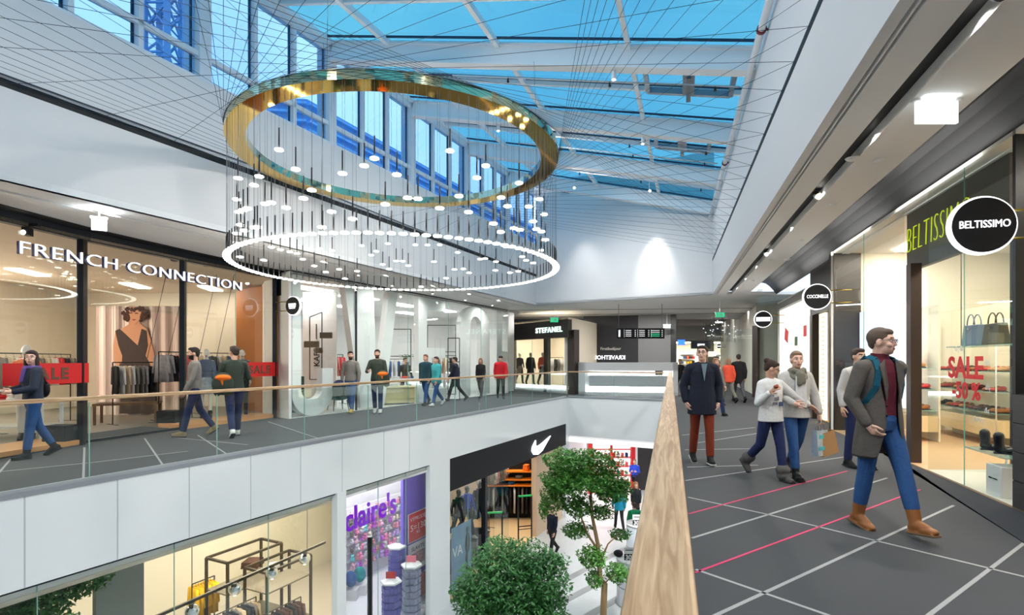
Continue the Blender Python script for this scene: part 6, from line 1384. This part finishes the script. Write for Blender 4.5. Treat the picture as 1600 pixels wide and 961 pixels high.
room([Epx(703, .12), EY(22.2, .12), EY(22.2, 4.6), Epx(703, 5.0)], ZL, ZT - .03, fl, mat('sport_wall', (206, 196, 184), .7), mat('sport_ceiling', (60, 60, 62), .7), skip=(0,))
pane(Epx(703, .14), Epx(757, .14), ZL, -1.98, joints=2); pane(Epx(757, .14), Epx(795, .14), ZL, -1.98)
m = MB(); c = Epx(757, .1); m.box((c.x, c.y, (ZL - 1.98) / 2), (.14, .14, -1.98 - ZL), rz=AL); trim(m, dark_frame)
m = MB(); m.wall(Epx(838, .1), Epx(878, .1), .2, ZL, -1.98); struct(m.build('wall_side', mat('tan_wall', (206, 178, 148), .6)))
for i, (px, b) in enumerate([(720, 1.5), (760, 1.8), (800, 1.8), (845, 2.2), (760, 3.6), (820, 3.6)]): led(Epx(px, b), .5, 1.2, ZT - .05, led_warm, AL - PI / 2, 'ceiling light inside the sportswear shop', 'ceiling lights of the sportswear shop')
# window graphic
a, b = Epx(705, .25), Epx(736, .25); t = thing('window_graphic', 'blue-grey window graphic with an athlete left of the sportswear entrance', 'poster', (*a, ZL), ang(a, b)); L = (b - a).length
MB().box((L / 2, 0, .95), (L, .01, 1.8)).build('sheet', mat('blue_grey_print', (120, 150, 180), .5, var=.35, vscale=2), t); q = MB(); q.ell((L * .8, -.01, 1.6), (.08, .01, .1)); q.ell((L * .8, -.01, 1.2), (.13, .01, .34)); q.ell((L * .76, -.01, .6), (.08, .01, .42)); q.build('printed_athlete', mat('athlete_print', (62, 58, 62), .6), t)
text('lettering', 'VA', .3, white_gloss, t, (L * .05, -.012, 1.0), center=False, ext=.001)
# rear wall shelves in orange
a, b = Epx(778, 4.0), Epx(826, 4.0)
a, b = EY(21.85, 2.9), EY(21.85, 1.1)
t = thing('wall_shelf_unit', 'wall of orange shelves with clothes in the sportswear shop', 'shelf unit', (*a, ZL), ang(a, b)); L = (b - a).length; osh = mat('orange_shelf', (240, 140, 30), .5)
MB().box((L / 2, .2, 1.5), (L, .05, 3.0)).build('back_panel', black_paint, t)
for z in (1.43, 1.67, 2.0): MB().box((L / 2, 0, z), (L, .4, .05)).build('orange_shelf', osh, t)
MB().tube([(0, 0, 1.36), (L, 0, 1.36)], .015).build('rail', bl_metal, t)
garments(a, b, ZL + 1.38, 12, [C['black'], C['black'], C['white'], C['black'], C['grey']], 'the rail under the orange shelves', 'coat')
for i in range(6): folded('%s folded sportswear on the orange shelves' % ['black', 'red', 'white', 'blue', 'grey', 'orange'][i], (*a.lerp(b, .12 + .15 * i), ZL + [1.46, 1.7, 2.03][i % 3]), [blackc, redj, offw, denim, gknit, org][i], .24, .26, [3, 3, 6][i % 3], AL - PI / 2)
lrack(738, 755, 1.4, -3.1, [C['black'], C['blue'], C['white']], 6, 'the rack behind the window graphic'); lrack(764, 800, 2.2, -2.6, [C['grey'], C['white'], C['rose'], C['grey']], 10, 'the tall rack in the sportswear shop'); lrack(770, 796, 3.4, -2.1, [C['blue'], C['white'], C['navy']], 7, 'the high rear rail in the sportswear shop')
for i, px in enumerate((716, 729, 748)):
    p = Epx(px, 1.0); person('dark dressed shop mannequin behind the sportswear window, %s' % ['leftmost', 'second', 'third'][i], (p.x, p.y, ZL + .9), (.7, -.7), 1.7, skin=mat('grey_mannequin', (120, 120, 124), .4), hair=None, top=[blackc, MATS['royal_blue'], blackc][i], bottom=blackc, shoe=white_sh, name='mannequin')
    tag(MB().box((0, 0, .44), (.7, .7, .88)).box((0, 0, .86), (.72, .72, .04)).build('plinth', gknit if 0 else mat('grey_plinth', (130, 130, 132), .5), loc=(p.x, p.y, ZL)), 'grey plinth under the %s sportswear mannequin' % ['leftmost', 'second', 'third'][i], 'plinth')
for i, (px, b) in enumerate([(751 + 6, -.1), (807, .1)]):
    p = Epx(px + 3, .3); t = thing('security_gate', 'black anti-theft gate with green top edge at the sportswear entrance, %s' % ['left', 'right'][i], 'security gate', (p.x, p.y + .2, ZL), .2 + i * .1); w = .5
    for x in (0, w): MB().box((x, 0, .85), (.04, .05, 1.7)).build('post', black_metal, t)
    MB().box((w / 2, 0, 1.69), (w, .07, .05)).build('green_top', mat('green_plastic', (30, 160, 80), .4, emit=.2), t); MB().box((w / 2, 0, .6), (w, .03, .03)).build('crossbar', black_metal, t); MB().box((w / 2, 0, .5), (w, .03, .02)).build('crossbar', black_metal, t)
# ================================================================ LOWER FLOOR, RED STORE AND KIOSKS
red_p = mat('red_store_frame', (206, 30, 34), .4); YR = 26.2
t = thing('store_portal', 'red framed store front with glowing shelves at the far end of the lower floor', 'shop front', (3.85, YR, ZL)); Wd = 2.1
for x, w in ((0, .22), (Wd, .2)): MB().box((x, 0, 1.3), (w, .3, 2.6)).build('red_post', red_p, t)
MB().box((Wd / 2, 0, 2.55), (Wd, .3, .2)).build('red_header', red_p, t); MB().box((Wd / 2, 0, 1.28), (.12, .1, 2.5)).build('red_post', red_p, t); MB().box((Wd / 2, .6, 1.3), (Wd, .05, 2.6)).build('back_panel', mat('lit_store_back', (255, 240, 240), .5, emit=1.2), t)
for z in (.35, .8, 1.25, 1.7, 2.1): MB().box((Wd / 2, .4, z), (Wd, .35, .04)).build('shelf', red_p, t)
for j, z in enumerate((.37, .82, 1.27, 1.72)):
    for i in range(9): MB().box((.2 + i * .21, .38, z + .11), (.13, .2, .2)).build('goods', [redj, offw, mat('bottle_pink', (230, 90, 90), .3), C['blue'][1]][(i + j) % 4], t, bevel=.02)
m = MB(); m.box((6.05 + .05, YR + .1, ZL + 1.5), (.14, .4, 3.1)); trim(m, white_gloss)
m = MB(); m.wall((6.2, YR + .6), (14, YR + .6), .2, ZL, -1.9); struct(m.build('wall_back', mat('dark_lower_wall', (50, 46, 46), .6))); m = MB(); m.wall((-8, YR + 1.2), (3.8, YR + .9), .2, ZL, -1.9); struct(m.build('wall_back', white_wall))
m = MB(); m.box((6.7, 24.6, ZL + .5), (1.2, .1, 1.0), rz=1.1); o = m.build('escalator_side', white_gloss); tag(o, 'white sloping side panel beside the man in blue, lower floor', 'side panel')
for i, (px, yb, pt, r_, lab) in enumerate([(993, 956, 884, .5, 'nearest grey cylindrical jewellery kiosk on the lower floor'), (1003, 886, 818, .5, 'farther grey cylindrical jewellery kiosk on the lower floor')]):
    Y = (CZ - ZL) * F / (yb - VY) + .5; p = P3(px, 900, Y); H = 1.2; t = thing('kiosk_counter', lab, 'kiosk', (p.x, Y, ZL)); MB().lathe([(r_ * 1.06, 0), (r_ * 1.06, .05), (r_, .06), (r_, H)], seg=40).build('cylinder_body', mat('kiosk_grey', (176, 184, 190), .35), t); MB().lathe([(r_ * 1.02, H), (r_ * 1.02, H + .03), (.01, H + .03)], seg=40).build('counter_top', white_gloss, t)
    MB().lathe([(r_ + .004, .5), (r_ + .004, .52)], seg=40).build('groove', mat('groove_grey', (120, 126, 130), .4), t)
    MB().ell((-.22, -r_ + .03, .75), (.09, .03, .1), 14, 8).build('dark_emblem', blackc, t); MB().box((-.22, -r_ + .045, .57), (.26, .02, .035), rz=-.43).build('dark_print', black_paint, t)
    s = thing('price_card', 'black 30%% discount card standing on the %s kiosk' % ['nearest', 'farther'][i], 'sign', (p.x - .18, Y - .2, ZL + H + .03)); MB().box((0, 0, .17), (.34, .02, .34)).build('card', paper_w, s); MB().box((0, -.012, .09), (.34, .01, .16)).build('black_half', black_paint, s); text('lettering', '30%', .12, white_gloss, s, (0, -.02, .03), ext=.002, bold=.006)
    MB().box((0, -.012, .27), (.26, .01, .02)).build('text_line', black_paint, s)
for i in range(2):
    q = MB(); q.ell((0, 0, .0), (.13, .13, .09)); o = q.build('jewellery_bust', blackc, loc=(P3(965 if i == 0 else 990, 880, 14.3).x + .05, 14.45 + .14 * i, ZL + 1.3)); tag(o, 'black display cushion %s the discount card on the nearest kiosk' % ['left of', 'right of'][i], 'cushion')
# floor pattern of the lower floor
gt = mat('grey_floor_band', (150, 152, 152), .3)
for q in [[(840, 961), (985, 885)], [(880, 985), (1000, 915)], [(780, 961), (990, 850)]]:
    P = [flo(*p, z=ZL) for p in q]; mb = MB(); a, b = P; d = (b - a).normalized(); n = Vector((-d.y, d.x)) * .12; mb.prism([a - n, b - n, b + n, a + n], ZL, ZL + .003); trim(mb, gt)
# ================================================================ TREES
leafm = mat('ficus_leaf', (74, 132, 46), .45, var=.45, vscale=3); leafd = mat('ficus_leaf_dark', (58, 116, 52), .45, var=.4, vscale=3); barkm = mat('light_bark', (150, 122, 84), .85, bump=.6, bscale=40)
def tree(lab, base, H, blobs, n, lm, trunk, seed, ls=.05):
    rr = random.Random(seed); t = thing('ficus_tree', lab, 'tree', base); q = MB()
    for pts, rs in trunk: q.tube(pts, rs, 10)
    for c, r in blobs:
        a = min((p for pts, _ in trunk for p in pts[1:]), key=lambda p: (Vector(p) - Vector(c)).length); mid = (Vector(a) + Vector(c)) / 2 + Vector((rr.uniform(-.1, .1), rr.uniform(-.1, .1), .05)); q.tube([a, mid, c], [.02, .014, .005], 6)
    q.build('trunk', barkm, t); g = MB(); tot = sum(r[0] * r[1] * r[2] for _, r in blobs) ** 1
    wts = [(r[0] * r[1] * r[2]) ** .7 for _, r in blobs]
    for _ in range(n):
        c, r = rr.choices(blobs, wts)[0]; v = Vector((rr.gauss(0, 1), rr.gauss(0, 1), rr.gauss(0, 1))).normalized() * (rr.random() ** .4)
        v *= 1 + .12 * math.sin(7 * v.x + 5 * v.z) ; p = Vector(c) + Vector((v.x * r[0], v.y * r[1], v.z * r[2])); s = ls * rr.uniform(.7, 1.25)
        M = Euler((rr.uniform(-.9, .9), rr.uniform(-.5, .5), rr.uniform(0, 6.28))).to_matrix()
        P = [p + M @ (Vector(k) * s) for k in ((0, -.9, .0), (.38, -.1, .12), (0, .1, 0), (-.38, -.1, .12), (0, .9, -.15), (.32, .35, .08), (-.32, .35, .08))]
        g._new(P, [(0, 1, 2), (0, 2, 3), (2, 1, 5), (2, 5, 4), (2, 4, 6), (2, 6, 3)])
    o = g.build('foliage', lm, t); return t
# slim tall tree
bx, by = 2.28, 13.2
def tp(px, py, dy=0): p = P3(px, py, by + dy); return (p.x - bx, dy, p.z - ZL)
tree('tall slim ficus tree rising from the lower floor beside the near handrail', (bx, by, ZL), 4.3,
     [(tp(890, 722, 0), (.68, .6, .36)), (tp(935, 724, .2), (.66, .5, .38)), (tp(880, 750, .1), (.6, .6, .34)), (tp(945, 752, 0), (.62, .5, .34)), (tp(905, 752, -.2), (.8, .7, .3)), (tp(866, 775, .1), (.36, .4, .42)), (tp(955, 768, 0), (.5, .5, .28)), (tp(903, 790, 0), (.42, .5, .3)), (tp(900, 828, .1), (.4, .3, .22)), (tp(850, 795, 0), (.14, .2, .3)),
      (tp(925, 870, -.1), (.38, .4, .3)), (tp(968, 835, .2), (.28, .3, .14)), (tp(965, 895, 0), (.34, .35, .26)), (tp(930, 905, 0), (.25, .3, .22)), (tp(975, 760, .1), (.25, .3, .2)), (tp(940, 800, .1), (.35, .3, .2))], 19000, leafm,
     [([(-.02, 0, 0), (.02, 0, 1.0), tp(938, 905), tp(934, 850), tp(924, 800), tp(922, 745)], [.085, .075, .065, .05, .04, .02]), ([tp(935, 860), tp(918, 835), tp(905, 800), tp(890, 760)], [.035, .028, .022, .012]), ([tp(937, 880), tp(950, 850), tp(966, 835)], [.028, .02, .01])], 3, .05)
bx, by = .0, 10.0
tree('dense rounded ficus tree in front of the sportswear shop on the lower floor', (bx, by, ZL), 3.3, [((0, 0, 2.2), (1.0, 1.0, .95)), ((.15, -.3, 1.55), (.95, .9, .7)), ((-.55, -.1, 2.2), (.55, .6, .55)), ((.6, 0, 2.15), (.5, .6, .6)), ((0, .1, 2.75), (.75, .7, .4)), ((-.95, .1, 2.05), (.25, .3, .3)), ((.75, .1, 2.7), (.35, .3, .2))], 15000, leafd,
     [([(0, 0, 0), (.03, 0, .7), (0, 0, 1.4), (.0, 0, 2.2)], [.09, .08, .06, .03]), ([(0, 0, 1.0), (.4, .1, 1.6), (.6, 0, 2.1)], [.05, .04, .02]), ([(0, 0, 1.0), (-.35, -.1, 1.6), (-.55, 0, 2.1)], [.05, .04, .02])], 5, .052)
c = Epx(35, 1.5); tree('ficus tree standing in for a reflected tree in the glass, bottom left corner', (c.x, c.y, ZL), 3, [((0, 0, 3.15), (.6, .5, .4)), ((.35, .5, 3.35), (.45, .5, .3)), ((-.5, -.2, 2.9), (.5, .5, .4)), ((.1, .2, 2.6), (.45, .5, .35))], 6500, leafd,
     [([(0, 0, 0), (.03, 0, 1.2), (0, 0, 2.6)], [.08, .06, .03])], 9, .055)  # tree placed behind the glass in place of a reflected one
# ================================================================ OUTSIDE THE CLERESTORY: neighbouring building, lattice mast
louv = mat('blue_grey_louvre', (130, 185, 235), .5); Pb = P3(480, 155, 30); d1 = Vector((.4364, .8998)); d2 = Vector((-.9, -.1)).normalized(); o0 = Vector((Pb.x, Pb.y))
t = thing('neighbour_building', 'blue louvred building standing outside the clerestory windows', 'building', (o0.x, o0.y, 0)); zt = Pb.z
q = MB(); q.prism([(0, 0), d1 * 34, d1 * 34 + d2 * 20, d2 * 20], 2, zt); q.build('walls', mat('building_core', (96, 150, 210), .6), t)
q = MB(); z = 4.0
while z < zt: 
    for a, b in ((Vector((0, 0)), d1 * 34), (d2 * 20, Vector((0, 0)))):
        n = Vector((b - a).normalized().orthogonal()) * .0; q.bar((*a, z), (*b, z), .5, .12)
    z += .5
o = q.build('louvre_slats', louv, t)
t = thing('lattice_mast', 'tall lattice crane mast outside the left windows', 'mast', (P3(255, 60, 24).x, 24, 2)); mm = mat('mast_blue', (96, 140, 190), .5)
for x, y in ((-.5, -.5), (.5, -.5), (.5, .5), (-.5, .5)): MB().box((x, y, 12), (.2, .2, 24)).build('leg', mm, t)
q = MB()
for i in range(22):
    z = i * 1.1
    for (a, b) in (((-.5, -.5), (.5, -.5)), ((.5, -.5), (.5, .5)), ((.5, .5), (-.5, .5)), ((-.5, .5), (-.5, -.5))): q.bar((*a, z), (*b, z + (1.1 if i % 2 else 0)), .08, .08); q.bar((*b, z), (*a, z + 1.1), .08, .08)
q.build('bracing', mm, t); q = MB(); q.ell((1.6, -.3, 19.6), (.8, .3, .8)); q.bar((.5, 0, 18), (1.6, 0, 18), .15, .15); q.bar((1.6, 0, 16.8), (1.6, 0, 19), .2, .2); q.build('dish_antenna', mm, t)
